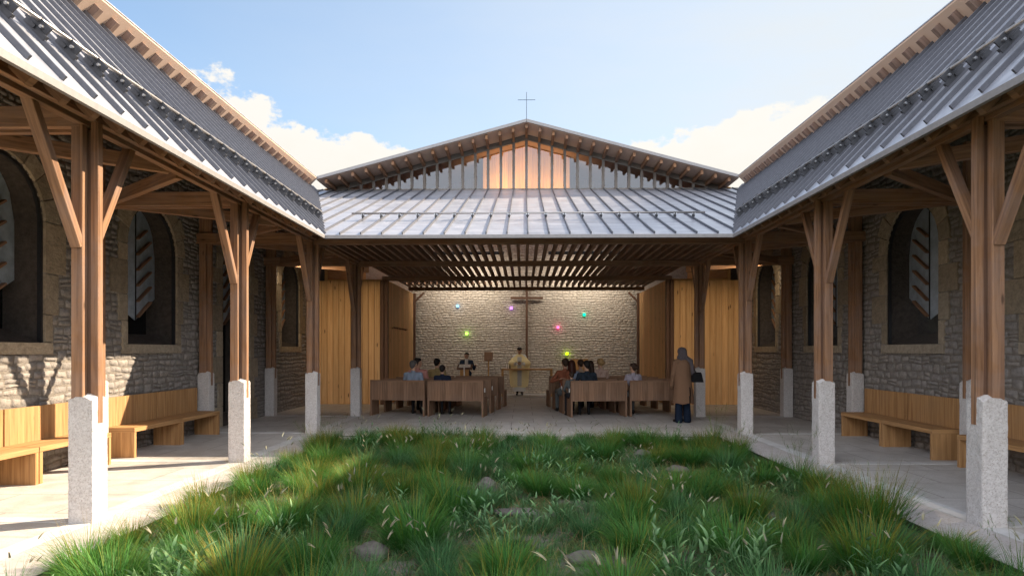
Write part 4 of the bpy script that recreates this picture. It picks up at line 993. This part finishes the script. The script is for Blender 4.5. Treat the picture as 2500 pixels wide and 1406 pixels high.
def seated(label, xy, rot, top, legs, hair, hmat, k=1.0, yaw=0.0, lean=0.0, nod=0.0, arms=None, skin='skin', fore='top', dx=0.0, female=False, short=False):
    """seated figure facing +Y, hips at the local origin, seat 0.45 m"""
    S = lambda x, y, z: Vector((x * k, y * k, 0.45 + (z - 0.45) * k))
    w = 0.165 if female else 0.19
    P = [(S(-0.085, 0, 0.545), S(0.085, 0, 0.545), 0.115 * k, 0.115 * k, 'legs'), (S(0, -0.01, 0.60), S(dx * 0.4, lean * 0.45 - 0.02, 0.80), 0.125 * k, 0.115 * k, 'top'),
         (S(dx * 0.4 - 0.07, lean * 0.5 - 0.02, 0.84), S(dx * 0.8 - 0.10, lean * 0.85, 1.0), 0.10 * k, 0.075 * k, 'top'), (S(dx * 0.4 + 0.07, lean * 0.5 - 0.02, 0.84), S(dx * 0.8 + 0.10, lean * 0.85, 1.0), 0.10 * k, 0.075 * k, 'top'),
         (S(dx * 0.8 - w, lean * 0.85, 1.015), S(dx * 0.8 + w, lean * 0.85, 1.015), 0.062 * k, 0.062 * k, 'top'), (S(dx * 0.8, lean * 0.87, 1.05), S(dx * 0.8, lean * 0.9, 1.075), 0.075 * k, 0.06 * k, 'top'),
         (S(dx * 0.85, lean * 0.9, 1.08), S(dx, lean + 0.015, 1.17), 0.052 * k, 0.05 * k, 'skin')]
    hc = S(dx, lean + 0.02, 1.245); hp, T = head_prims(hc, yaw, nod, k); P += hp
    for sx in (-1, 1):
        P += [(S(sx * 0.095, 0.02, 0.54), S(sx * 0.115, 0.43, 0.535), 0.092 * k, 0.062 * k, 'legs'), (S(sx * 0.115, 0.43, 0.535), S(sx * 0.115, 0.40, 0.10), 0.060 * k, 0.042 * k, 'legs')]
        fz = 0.45 - 0.45 / k + 0.035
        P += [(S(sx * 0.115, 0.40, 0.10), S(sx * 0.118, 0.385, fz + 0.03), 0.042 * k, 0.040 * k, 'shoe'), (S(sx * 0.118, 0.38, fz), S(sx * 0.125, 0.58, fz - 0.005), 0.036 * k, 0.030 * k, 'shoe')]
        el, wr = (S(sx * 0.255, lean * 0.5 + 0.07, 0.74), S(sx * 0.13, 0.30, 0.63)) if not arms or arms.get(sx) is None else [S(*p) for p in arms[sx]]
        P += arm(S(dx * 0.8 + sx * w, lean * 0.85, 1.01), el, wr, (0.056 * k, 0.047 * k, 0.033 * k), 'top', fore)
        if arms and arms.get(sx) is not None or True: P += hand_prims(wr, (wr - el), Vector((-sx, 0, 0.3)), k)
    mats = {'top': top, 'legs': legs, 'skin': skin}
    return person(label, (xy[0], xy[1], 0), rot, P, mats, hair, T, k, 0.013, 'people seated in the pews', hmat)
def seat_xy(s, r, px):
    """seat position in pew row r of block s under photo column px"""
    fw, ax = pew_at[(s, r)]; b = Vector((s * 1.06, 16.06, 0)) + fw * (0.98 * r + 0.24)
    best = min((abs(((b + ax * q).x + 0.075) / (b + ax * q).y * F_PX + 1279 - px), q) for q in [i * 0.01 for i in range(0, 290)])[1]
    p = b + ax * best; return (p.x, p.y)
L_, Rt = -PA, PA
seated('seated man with grey hair in a grey blue shirt, rear left pew', seat_xy(-1, 0, 1007), L_, 'shirt_blue', 'trousers_dark', 'short', 'hair_grey', 1.0, -0.5, 0.05, 0.1)
seated('seated dark haired man in a salmon pink shirt turning to his neighbour', seat_xy(-1, 1, 1019), L_, 'shirt_pink', 'trousers_dark', 'short', 'hair_black', 1.06, -0.9, 0.0, 0.0)
seated('seated dark haired man in an olive jacket, left block', seat_xy(-1, 2, 1066), L_, 'shirt_olive', 'trousers_grey', 'short', 'hair_black', 1.03, -0.35, 0.02, 0.1)
seated('seated boy with black hair in a dark navy jacket, rear left pew', seat_xy(-1, 0, 1079), L_, 'jacket_navy', 'trousers_dark', 'short', 'hair_black', 0.88, -0.1, 0.02, 0.1)
seated('seated woman with dark curly hair and rust sweater, arm on the pew back', seat_xy(1, 1, 1379), Rt, 'sweater_rust', 'trousers_grey', 'short', 'hair_brown', 1.05, 0.35, -0.02, 0.05, arms={-1: ((-0.34, -0.06, 0.80), (-0.16, -0.16, 0.86)), 1: None}, skin='skin_tan', female=True)
seated('seated woman with long auburn hair in a pale blue cardigan', seat_xy(1, 1, 1395), Rt, 'cardigan_blue', 'jeans', 'long', 'hair_auburn', 1.0, -0.1, 0.0, 0.1, female=True)
seated('small seated child with dark hair, only the head above the pew', seat_xy(1, 0, 1395), Rt, 'trousers_grey', 'trousers_dark', 'short', 'hair_brown', 0.70, 0.0, 0.0, 0.1, female=True)
seated('seated woman with dark hair and beige top next to the man in navy', seat_xy(1, 2, 1417), Rt, 'sweater_beige', 'trousers_dark', 'bun', 'hair_brown', 1.0, 0.3, 0.0, 0.1, female=True)
seated('seated man in a navy t-shirt leaning with an arm round the child', seat_xy(1, 0, 1435), Rt, 'tshirt_navy', 'trousers_dark', 'short', 'hair_black', 1.0, 0.5, 0.06, 0.2, arms={-1: ((-0.30, 0.05, 0.80), (-0.42, 0.16, 0.74)), 1: None}, fore='skin', dx=-0.02)
seated('seated woman with long dark hair partly hidden behind the man in navy', seat_xy(1, 2, 1440), Rt, 'trousers_grey', 'trousers_dark', 'long', 'hair_brown', 0.97, 0.4, 0.0, 0.1, female=True)
seated('seated blonde woman with a low bun in a pale pink sweater', seat_xy(1, 2, 1465), Rt, 'sweater_pink', 'trousers_grey', 'bun', 'hair_blonde', 1.03, 0.35, 0.0, 0.15, female=True)
seated('seated young woman with brown bun in a lilac grey sweater, rear right pew', seat_xy(1, 0, 1545), Rt, 'sweater_lilac', 'trousers_grey', 'bun', 'hair_brown', 0.93, 0.7, 0.0, 0.1, female=True)

def legs_standing(k, stance=0.10, mat='legs', shoe='shoe'):
    P = []
    for sx in (-1, 1):
        P += [(Vector((sx * 0.09, 0, 0.90)) * k, Vector((sx * stance, 0.01, 0.50)) * k, 0.095 * k, 0.064 * k, mat), (Vector((sx * stance, 0.01, 0.50)) * k, Vector((sx * stance, -0.01, 0.09)) * k, 0.062 * k, 0.043 * k, mat),
              (Vector((sx * stance, -0.02, 0.045)) * k, Vector((sx * (stance + 0.02), 0.16, 0.035)) * k, 0.040 * k, 0.032 * k, shoe)]
    return P
# man speaking at the lectern (faces the pews, towards -Y)
k = 0.89; V = lambda x, y, z: Vector((x, y, z)) * k
P = legs_standing(k) + [(V(-.08, 0, .95), V(.08, 0, .95), .115 * k, .115 * k, 'legs'), (V(0, 0, 1.02), V(0, 0, 1.2), .125 * k, .125 * k, 'top'), (V(-.08, 0, 1.22), V(-.1, 0, 1.36), .1 * k, .075 * k, 'top'), (V(.08, 0, 1.22), V(.1, 0, 1.36), .1 * k, .075 * k, 'top'),
     (V(-.19, 0, 1.40), V(.19, 0, 1.40), .062 * k, .062 * k, 'top'), (V(0, .085, 1.12), V(0, .072, 1.41), .03 * k, .048 * k, 'shirt', 0.012), (V(0, 0, 1.44), V(0, .015, 1.54), .056 * k, .052 * k, 'skin'), (V(0, 0.02, 1.44), V(0, .02, 1.46), .07 * k, .06 * k, 'shirt')]
hp, T = head_prims(V(0, .03, 1.62), -0.35, 0.0, k); P += hp
for sx, el, wr, f in ((1, V(.27, .06, 1.13), V(.10, .30, 1.17), V(-0.5, .5, .1)), (-1, V(-.29, .10, 1.12), V(-.36, .34, 1.24), V(-.3, .8, .5))):
    P += arm(V(sx * .19, 0, 1.39), el, wr, (.058 * k, .048 * k, .034 * k)); P += hand_prims(wr, f, Vector((-sx, 0, 0.6)), k)
person('dark haired man in a navy suit jacket speaking with raised hand at the lectern', (-2.0, 22.25, 0), R(180), P, {'top': 'suit', 'legs': 'suit', 'shirt': 'shirt_white', 'skin': 'skin'}, 'short', T, k, 0.010, None, 'hair_black')

# priest in chasuble
def robe(name, rings, mat, n=56, folds=9, famp=0.05, seed=0, thick=True):
    """lofted garment: rings of (z, rx, ry, cx, cy, fold strength)"""
    mb = MB(); ids = []
    for z, rx, ry, cx, cy, fs in rings:
        row = []
        for j in range(n):
            a = 2 * math.pi * j / n; f = 1 + famp * fs * (math.sin(folds * a + seed + z * 2.2) + 0.5 * math.sin((folds * 2 + 3) * a + 2 * seed - z * 3) + 0.4 * math.sin((folds - 4) * a + 5 * seed))
            row.append((cx + rx * f * math.cos(a), cy + ry * f * math.sin(a), z + 0.012 * fs * math.sin(5 * a + seed)))
        ids.append(mb.add(row))
    for A, B in zip(ids, ids[1:]):
        for j in range(n): mb.face([A[j], A[(j + 1) % n], B[(j + 1) % n], B[j]])
    return mb.mesh(name, M[mat], True)
k = 0.985; V = lambda x, y, z: Vector((x, y, z)) * k
P = legs_standing(k, 0.085) + [(V(-.08, 0, .95), V(.08, 0, .95), .115 * k, .115 * k, 'top'), (V(0, 0, 1.0), V(0, 0, 1.25), .13 * k, .14 * k, 'top'), (V(-.18, 0, 1.42), V(.18, 0, 1.42), .065 * k, .065 * k, 'top'), (V(0, 0, 1.44), V(0, .03, 1.55), .056 * k, .052 * k, 'skin')]
hp, T = head_prims(V(0, .06, 1.635), 0.0, 0.42, k); P += hp
for sx in (-1, 1):
    el, wr = V(sx * .27, .10, 1.12), V(sx * .085, .30, 1.15); P += arm(V(sx * .19, 0, 1.40), el, wr, (.065 * k, .06 * k, .04 * k)); P += hand_prims(wr, V(-sx * .75, .35, .15), Vector((0, 0.2, 1)), k, curl=0.8)
t = person('priest in a cream gold chasuble with bowed head standing behind the altar', (-0.235, 24.05, 0), R(180), P, {'top': 'alb', 'legs': 'trousers_dark', 'skin': 'skin'}, 'short', T, k, 0.009, None, 'hair_black')
link('alb', robe('alb', [(0.14, .235, .185, 0, 0, 1), (0.3, .225, .18, 0, 0, .9), (0.7, .20, .16, 0, 0, .6), (1.0, .17, .14, 0, 0, .2)], 'alb', 48, 8, 0.05, 1.0), t)
link('chasuble', robe('chasuble', [(0.30, .30, .215, 0, .01, 1.0), (0.42, .325, .225, 0, .01, 1.0), (0.60, .345, .235, 0, .02, .9), (0.80, .355, .25, 0, .03, .7), (0.95, .375, .265, 0, .035, .5), (1.08, .385, .26, 0, .035, .35), (1.2, .355, .225, 0, .02, .25), (1.3, .305, .175, 0, .01, .15), (1.38, .24, .125, 0, .0, .1), (1.44, .15, .09, 0, .005, 0), (1.475, .085, .075, 0, .01, 0)], 'chasuble', 64, 7, 0.045, 0.4), t)
for sx in (-1, 1):   # wide open sleeves with white cuffs
    mb = MB(); mb.tube([(sx * .30, .10, 1.16), (sx * .22, .22, 1.13), (sx * .14, .30, 1.12)], [.12, .115, .10], 16, cap=False); o = obj('sleeve', mb, M['chasuble'], t, smooth=True)
    mb = MB(); mb.tube([(sx * .20, .24, 1.13), (sx * .12, .325, 1.125)], [.07, .062], 14, cap=False); obj('cuff', mb, M['alb'], t, smooth=True)
mb = MB()
pts = [(0.34, .232), (0.6, .262), (0.8, .287), (0.95, .305), (1.08, .30), (1.2, .252), (1.3, .192), (1.38, .134)]
for (za, ya), (zb, yb) in zip(pts, pts[1:]): mb.poly([(-.075, ya + .012, za), (.075, ya + .012, za), (.075, yb + .012, zb), (-.075, yb + .012, zb)]); mb.poly([(-.075, ya - .01, za), (.075, ya - .01, za), (.075, yb - .01, zb), (-.075, yb - .01, zb)])
obj('orphrey', mb, M['stole'], t)
mb = MB(); mb.tube([(0, 0, 0), (0, 0, .012), (0, 0, .07), (0, 0, .09), (0, 0, .17)], [.05, .045, .012, .03, .045], 16)
tag(obj('chalice', mb, M['metal_gold'], loc=(-0.235, 23.70, 1.06)), 'small dark metal chalice held in the hands of the priest', 'chalice')

# woman in headscarf and camel coat, seen from behind, looking towards the altar
k = 0.985; V = lambda x, y, z: Vector((x, y, z)) * k
P = []
for sx in (-1, 1):
    P += [(V(sx * .085, 0, .90), V(sx * .095, .01, .5), .10, .082, 'legs'), (V(sx * .095, .01, .5), V(sx * .105, -.01, .12), .082, .088, 'legs'), (V(sx * .105, -.02, .06), V(sx * .105, -.01, .12), .088, .088, 'legs'), (V(sx * .11, -.04, .045), V(sx * .125, .17, .035), .042, .034, 'shoe')]
P += [(V(0, 0, .95), V(0, 0, 1.3), .13, .13, 'top'), (V(-.16, 0, 1.38), V(.16, 0, 1.38), .06, .06, 'top'), (V(0, 0, 1.40), V(0, .03, 1.53), .05, .05, 'skin')]
hp, T = head_prims(V(0, .05, 1.60), 0.0, 0.0, k); P += hp
wx, wy = (1665 - 1279) / F_PX * 14.95 - 0.075, 14.95
t = person('woman in a long camel coat and grey headscarf standing behind the right pews', (wx, wy, 0), R(14), P, {'top': 'coat_camel', 'legs': 'jeans', 'skin': 'skin'}, None, T, k, 0.011)
C = [(V(-.165, -.005, 1.375), V(.165, -.005, 1.375), .075, .075, 'c'), (V(0, -.02, 1.30), V(0, -.015, 1.0), .15, .15, 'c'), (V(-.08, -.01, 1.28), V(-.07, 0, 1.0), .115, .12, 'c'), (V(.08, -.01, 1.28), V(.07, 0, 1.0), .115, .12, 'c'), (V(0, 0, 1.42), V(0, .01, 1.46), .075, .07, 'c'),
     (V(-.175, 0, 1.37), V(-.24, .0, 1.10), .070, .058, 'c'), (V(-.24, 0, 1.10), V(-.22, .10, .86), .058, .05, 'c'), (V(.175, 0, 1.37), V(.225, .02, 1.10), .070, .058, 'c'), (V(.225, .02, 1.10), V(.18, .16, .90), .058, .048, 'c'),
     (V(-.235, .10, .86), V(-.20, .15, .79), .05, .045, 'c')]
link('coat_top', fuse('coat_top', C, {'c': 'coat_camel'}, 0.012, 3), t)
sk = robe('coat_skirt', [(0.435, .240, .19, .01, -.01, 1), (0.6, .228, .18, .01, -.01, .8), (0.8, .208, .17, .005, -.01, .5), (0.98, .188, .16, 0, -.01, .25), (1.06, .178, .152, 0, -.012, .1)], 'coat_camel', 64, 6, 0.022, 2.2)
bm = bmesh.new(); bm.from_mesh(sk); bm.faces.ensure_lookup_table()
kill = [f for f in bm.faces if f.calc_center_median().y < -0.1 and 0.075 + (f.calc_center_median().z < .6) * -0.02 < f.calc_center_median().x < 0.105 and f.calc_center_median().z < 0.72]
bmesh.ops.delete(bm, geom=kill, context='FACES'); bm.to_mesh(sk); bm.free(); link('coat_skirt', sk, t)
S_ = [(V(0, .025, 1.615), V(0, .05, 1.625), .102, .093, 's'), (V(0, 0.0, 1.56), V(0, .0, 1.50), .094, .09, 's'), (V(-.03, .0, 1.46), V(.03, .0, 1.46), .095, .095, 's'), (V(0, .07, 1.52), V(0, .09, 1.47), .075, .085, 's'), (V(.06, -.03, 1.47), V(.15, -.09, 1.40), .06, .05, 's'), (V(.15, -.09, 1.40), V(.185, -.11, 1.18), .052, .045, 's'), (V(.185, -.11, 1.18), V(.20, -.115, 1.08), .045, .035, 's')]
mh = fuse('headscarf', S_, {'s': 'scarf_grey'}, 0.009, 2)
for v in mh.vertices:
    a = math.atan2(v.co.x, -v.co.y); v.co += v.normal * 0.006 * math.sin(16 * a + v.co.z * 38)
link('headscarf', mh, t)
b = thing('handbag', 'black shoulder bag hanging at the back of the woman in camel coat', 'handbag', (wx + 0.30, wy - 0.02, 0.93), R(14))
mb = MB(); mb.prism([(-.04, -.15, .0), (-.04, .15, -.0), (-.04, .09, .20), (-.04, -.09, .20)], (.10, 0, 0)); mb.v = [(x * (1.3 - z * 2.2) , y, z) for x, y, z in mb.v]
mb.v = [(x + y * 0.0, y, z) for x, y, z in mb.v]; o = obj('bag_body', mb, M['bag_black'], b); o.rotation_euler = (0, R(-28), R(75))
mb = MB(); mb.tube([(-.02, -.02, .18), (-.10, .0, .34), (-.14, .03, .48)], [.010, .010, .010], 6); mb.tube([(0.02, .03, .18), (-.08, .04, .34), (-.14, .04, .48)], [.010, .010, .010], 6); obj('strap', mb, M['bag_black'], b)
# ================================================================== planting
def at(px, py, z=-0.03):
    """point on the height z under a photo pixel (used once, to survey positions)"""
    d = F_PX * (1.62 - z) / (py - 855); u = (px - 1250) / F_PX; th = R(1.03)
    return (-0.075 + d * (u * math.cos(th) - math.sin(th)), d * (u * math.sin(th) + math.cos(th)))
class Blades:
    def __init__(s): s.v = []; s.f = []; s.uv = []; s.m = []; s.n = 0
    def add(s, base, h, az, a0, a1, w, m=0, seg=4, rng=np.random, twist=0.6, tip=True):
        """numpy batch of tapered curved blades: base (n,2|3), lengths, azimuths, start/end tilt from vertical"""
        n = len(h); base = np.asarray(base, dtype=float)
        if base.shape[1] == 2: base = np.c_[base, np.full(n, -0.05)]
        P = [base]; p = base.copy()
        for k in range(seg):
            t = (k + 0.5) / seg; a = a0 + (a1 - a0) * t ** 1.3; st = h / seg
            p = p + np.c_[np.sin(a) * np.cos(az), np.sin(a) * np.sin(az), np.cos(a)] * st[:, None]; P.append(p)
        fa = az + np.pi / 2 + rng.uniform(-twist, twist, n); side = np.c_[np.cos(fa), np.sin(fa), np.zeros(n)]
        rows = []; rv = rng.uniform(0, 1, n)
        for k, q in enumerate(P):
            t = k / seg; ww = w * (1 - t ** 1.6) * (0.55 + 1.8 * min(t, 0.25)) + 0.0004; rows.append((q - side * ww[:, None] / 2, q + side * ww[:, None] / 2, t))
        o = s.n; V = np.stack([r for a, b, t in rows for r in (a, b)], axis=1).reshape(-1, 3); s.v.append(V)
        k2 = 2 * (seg + 1); ids = o + np.arange(n)[:, None] * k2
        for k in range(seg):
            s.f.append(np.concatenate([ids + 2 * k, ids + 2 * k + 1, ids + 2 * k + 3, ids + 2 * k + 2], axis=1)); s.m.append(np.full(n, m))
            t0, t1 = k / seg, (k + 1) / seg; U = np.empty((n, 4, 2)); U[:, :2, 0] = t0; U[:, 2:, 0] = t1; U[:, :, 1] = rv[:, None]; s.uv.append(U)
        s.n += n * k2; return P[-1], P[-2]
    def mesh(s, name, mats):
        V = np.concatenate(s.v).astype(np.float32); Fq = np.concatenate(s.f).astype(np.int32); U = np.concatenate(s.uv).astype(np.float32); mi = np.concatenate(s.m).astype(np.int32)
        me = bpy.data.meshes.new(name); me.vertices.add(len(V)); me.vertices.foreach_set('co', V.ravel()); me.loops.add(Fq.size); me.loops.foreach_set('vertex_index', Fq.ravel())
        me.polygons.add(len(Fq)); me.polygons.foreach_set('loop_start', np.arange(len(Fq), dtype=np.int32) * 4)
        for m in mats: me.materials.append(M[m])
        me.polygons.foreach_set('material_index', mi); me.polygons.foreach_set('use_smooth', np.ones(len(Fq), dtype=bool))
        uvl = me.uv_layers.new(name='UVMap'); uvl.data.foreach_set('uv', U.ravel()); me.update(calc_edges=True); me.validate(); return me
def disc(n, r, rng): a = rng.uniform(0, 2 * np.pi, n); q = r * np.sqrt(rng.uniform(0, 1, n)); return np.c_[q * np.cos(a), q * np.sin(a)], a
def heads(B, tip, prev, m, rng, L=0.075, w=0.011):
    """nodding seed heads: three crossed wavy strips of short bristles at the stem tips"""
    n = len(tip); d = tip - prev; d /= np.linalg.norm(d, axis=1)[:, None]; az = np.arctan2(d[:, 1], d[:, 0]); a = np.arccos(np.clip(d[:, 2], -1, 1))
    for k in range(4):
        j = rng.uniform(-.25, .25, n); B.add(tip - d * 0.01 + rng.normal(0, .003, (n, 3)), np.full(n, L) * rng.uniform(.8, 1.2, n), az + j, a + rng.uniform(-.15, .1, n), a + rng.uniform(.25, .9, n), np.full(n, w), m, 4, rng, 3.0)
def tuft(kind, seed):
    g = np.random.RandomState(seed); B = Blades()
    if kind == 'fescue':
        n = 1100; b, a = disc(n, 0.13, g); B.add(b, g.uniform(.22, .46, n), a + g.normal(0, .5, n), g.uniform(.0, .7, n), g.uniform(.7, 1.75, n), g.uniform(.0035, .006, n), 0, 4, g)
        n = 60; b, a = disc(n, 0.12, g); B.add(b, g.uniform(.4, .58, n), a + g.normal(0, .4, n), g.uniform(.1, .4, n), g.uniform(.4, 1.1, n), g.uniform(.003, .005, n), 1, 4, g)
        n = 90; b, a = disc(n, 0.17, g); B.add(b, g.uniform(.15, .36, n), a + g.normal(0, .9, n), g.uniform(.6, 1.1, n), g.uniform(1.2, 2.0, n), g.uniform(.003, .005, n), 2, 4, g)
        mats = ['fescue', 'golden', 'straw']
    elif kind == 'golden':
        n = 260; b, a = disc(n, 0.13, g); B.add(b, g.uniform(.30, .58, n), a + g.normal(0, .5, n), g.uniform(.0, .45, n), g.uniform(.3, 1.0, n), g.uniform(.0035, .006, n), 0, 4, g)
        n = 720; b, a = disc(n, 0.14, g); B.add(b, g.uniform(.2, .5, n), a + g.normal(0, .5, n), g.uniform(.05, .6, n), g.uniform(.5, 1.5, n), g.uniform(.004, .006, n), 1, 4, g)
        mats = ['golden', 'fescue']
    elif kind == 'seedgrass':
        n = 420; b, a = disc(n, 0.14, g); B.add(b, g.uniform(.22, .5, n), a + g.normal(0, .6, n), g.uniform(.05, .5, n), g.uniform(.5, 1.8, n), g.uniform(.004, .0075, n), 0, 5, g)
        n = 8; b, a = disc(n, 0.08, g); T, Pv = B.add(b, g.uniform(.46, .66, n), a + g.normal(0, .5, n), g.uniform(.05, .25, n), g.uniform(.35, .95, n), np.full(n, .004), 0, 5, g); heads(B, T, Pv, 1, g)
        mats = ['seedgrass', 'seedhead']
    elif kind == 'broadleaf':
        n = 200; b, a = disc(n, 0.15, g); B.add(b, g.uniform(.18, .36, n), a + g.normal(0, .6, n), g.uniform(.05, .5, n), g.uniform(.5, 1.5, n), g.uniform(.004, .007, n), 0, 4, g)
        n = 9; b, a = disc(n, 0.09, g); b = np.c_[b, np.full(n, -.05)]; aa = a + g.normal(0, .4, n); hh = g.uniform(.28, .5, n); T, Pv = B.add(b, hh, aa, g.uniform(.05, .3, n), g.uniform(.3, .8, n), np.full(n, .005), 0, 5, g)
        for k in range(7):
            q = (0.25 + 0.13 * k); bb = b + (T - b) * q; bb[:, :2] += np.c_[np.cos(aa), np.sin(aa)] * 0.0
            B.add(bb, g.uniform(.08, .15, n) * (1.15 - 0.4 * q), g.uniform(0, 6.28, n), g.uniform(.3, .8, n), g.uniform(.9, 1.7, n), g.uniform(.018, .028, n), 1, 4, g, 0.8)
        mats = ['seedgrass', 'broadleaf']
    else:   # airy bent grass for the edges
        n = 150; b, a = disc(n, 0.09, g); B.add(b, g.uniform(.25, .5, n), a + g.normal(0, .6, n), g.uniform(.0, .4, n), g.uniform(.4, 1.3, n), g.uniform(.0035, .006, n), 0, 5, g)
        n = 22; b, a = disc(n, 0.07, g); T, Pv = B.add(b, g.uniform(.5, .8, n), a + g.normal(0, .5, n), g.uniform(.0, .2, n), g.uniform(.3, .9, n), np.full(n, .0035), 1, 6, g)
        for k in range(5): B.add(Pv + (T - Pv) * (k / 5.0), g.uniform(.04, .1, n), g.uniform(0, 6.28, n), g.uniform(.2, .6, n), g.uniform(.5, 1.2, n), np.full(n, .0035), 1, 3, g)
        mats = ['fescue', 'golden']
    return B.mesh(kind + '_tuft', mats)
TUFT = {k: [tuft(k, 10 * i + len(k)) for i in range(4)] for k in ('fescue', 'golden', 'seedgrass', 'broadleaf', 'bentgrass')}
INFO = {'fescue': ('grass_tuft', 'fine dark green domed tuft of fescue in the planted bed', 'dark green fescue tufts'), 'golden': ('grass_tuft', 'upright tuft of grass with orange gold tips in the planted bed', 'golden tipped grass tufts'),
        'seedgrass': ('grass_tuft', 'blue green grass tuft with nodding pale seed heads', 'grass tufts with pale seed heads'), 'broadleaf': ('leafy_plant', 'low plant with broad pale green leaves among the grasses', 'broad leaved plants in the bed'),
        'bentgrass': ('grass_tuft', 'airy thin stemmed grass leaning over the kerb stones', 'airy grasses along the kerb')}
rng = random.Random(21); spots = []
def free(x, y, dmin): return all((x - a) ** 2 + (y - b) ** 2 > (dmin + c) ** 2 / 4 for a, b, c in spots)
def put(kind, x, y, sc_=1.0, lean=0.0):
    spots.append((x, y, 0.46)); nme, lab, grp = INFO[kind]
    o = link(nme, rng.choice(TUFT[kind]), None, (x, y, -0.05), rng.uniform(0, 6.28)); o.scale = (sc_ * rng.uniform(.85, 1.1), sc_ * rng.uniform(.85, 1.1), sc_ * rng.uniform(.68, 1.02)); tag(o, lab, 'plant' if kind == 'broadleaf' else 'grass', grp)
ROCKS = [('rounded grey brown boulder in the middle of the bed', 1190, 1190, .12, .12, .11), ('angular brown rock half sunk near the front left of the bed', 905, 1352, .14, .11, .085), ('long smooth greenish rock at the front right of the bed', 1425, 1368, .15, .09, .065),
         ('flat elongated stone behind the boulder', 1262, 1248, .22, .12, .045), ('small brown stone at the far right of the bed', 1655, 1150, .14, .12, .07), ('small pale stone near the far kerb', 1570, 1112, .16, .12, .08)]
for i, (lab, px, py, a, b, h) in enumerate(ROCKS):
    x, y = at(px, py); bm = bmesh.new(); bmesh.ops.create_icosphere(bm, subdivisions=4, radius=1)
    for v in bm.verts:
        q = v.co * 1.3 + Vector((i * 7.1, 3, 1)); f = 1 + .22 * mnoise.noise(q) + .10 * mnoise.noise(q * 2.7) + .04 * mnoise.noise(q * 7); v.co = Vector((v.co.x * a * f, v.co.y * b * f, v.co.z * h * f))
    me = bpy.data.meshes.new('rock'); bm.to_mesh(me); bm.free(); me.materials.append(M['rock']); me.polygons.foreach_set('use_smooth', np.ones(len(me.polygons), dtype=bool))
    tag(link('rock', me, None, (x, y, -0.02 if h > .06 else -0.04), rng.uniform(-.5, .5)), lab, 'rock'); spots.append((x, y - 0.12, 0.55 if h > .06 else 0.5)); spots.append((x, y, 0.3))
# surveyed clumps first, then the rest at random
for kind, px, py, s_ in (('golden', 795, 1098, 1.0), ('golden', 985, 1090, 1.15), ('fescue', 885, 1095, 1.1), ('golden', 1720, 1092, 1.2), ('fescue', 1640, 1092, 1.0), ('bentgrass', 1800, 1130, 1.1), ('fescue', 745, 1150, 1.1), ('fescue', 800, 1135, 1.1),
                         ('golden', 880, 1200, 1.2), ('fescue', 620, 1212, 1.1), ('golden', 560, 1300, 1.0), ('golden', 470, 1310, 1.15), ('fescue', 480, 1345, 1.0), ('fescue', 210, 1395, 1.0), ('seedgrass', 430, 1395, 1.1), ('seedgrass', 590, 1385, 1.1), ('fescue', 690, 1300, 1.25),
                         ('fescue', 1100, 1260, 1.3), ('fescue', 1010, 1330, 1.35), ('golden', 870, 1280, 1.2), ('broadleaf', 1150, 1300, 1.1), ('broadleaf', 1225, 1335, 1.1), ('broadleaf', 1820, 1400, 1.2), ('broadleaf', 1660, 1400, 1.2), ('golden', 2130, 1290, 1.5), ('fescue', 2060, 1290, 1.4), ('golden', 2120, 1390, 1.3),
                         ('fescue', 1790, 1350, 1.4), ('golden', 1570, 1255, 1.3), ('seedgrass', 1650, 1260, 1.1), ('seedgrass', 1960, 1290, 1.1), ('fescue', 1560, 1340, 1.2), ('fescue', 1290, 1150, 1.2), ('seedgrass', 1240, 1120, 1.1), ('seedgrass', 1330, 1130, 1.1)):
    x, y = at(px, py); x = max(-BX + 0.05, min(BX - 0.05, x)); put(kind, x, y, s_)
for sd in (-1, 1):                                     # edge clumps spilling over the kerb
    y = 3.6
    while y < 12.2:
        kind = rng.choice(['bentgrass', 'bentgrass', 'fescue', 'golden', 'seedgrass']); x = sd * (BX - rng.uniform(0.06, 0.28))
        if free(x, y, 0.36): put(kind, x, y, rng.uniform(.75, 1.05))
        y += rng.uniform(.28, .62)
tries = 0
while tries < 9000 and len(spots) < 350:
    tries += 1; y = 3.6 + (BY1 - 3.7) * rng.random(); x = rng.uniform(-BX + .15, BX - .15)
    if abs(x) > 0.80 * y + 0.5: continue
    q = mnoise.noise((x * .55, y * .55, 9.3)); 
    if not free(x, y, 0.40 if q > -0.15 else 0.56): continue
    r_ = rng.random() + 0.25 * mnoise.noise((x * .9, y * .9, 2.0))
    kind = 'fescue' if r_ < .44 else 'golden' if r_ < .58 else 'seedgrass' if r_ < .86 else 'broadleaf'
    put(kind, x, y, rng.uniform(.75, 1.2))
g = np.random.RandomState(4); B = Blades(); n = 60000
pts = np.c_[g.uniform(-BX + .02, BX - .02, n), 3.2 + (BY1 - 3.25) * g.uniform(0, 1, n)]
den = np.array([mnoise.noise((a * 1.4, b * 1.4, 5.0)) + .5 * mnoise.noise((a * 4, b * 4, 2.0)) for a, b in pts]); pts = pts[den > g.uniform(-.75, .35, n)]; n = len(pts)
B.add(np.c_[pts, np.full(n, -.06)], g.uniform(.05, .16, n), g.uniform(0, 6.28, n), g.uniform(0, .7, n), g.uniform(.5, 1.7, n), g.uniform(.004, .008, n), 0, 3, g)
n = 11000; pts = np.c_[g.uniform(-BX + .05, BX - .05, n), 3.2 + (BY1 - 3.3) * g.uniform(0, 1, n)]
B.add(np.c_[pts, np.full(n, -.045)], g.uniform(.08, .26, n), g.uniform(0, 6.28, n), g.uniform(.5, 1.3, n), g.uniform(1.0, 1.9, n), g.uniform(.003, .006, n), 1, 3, g)
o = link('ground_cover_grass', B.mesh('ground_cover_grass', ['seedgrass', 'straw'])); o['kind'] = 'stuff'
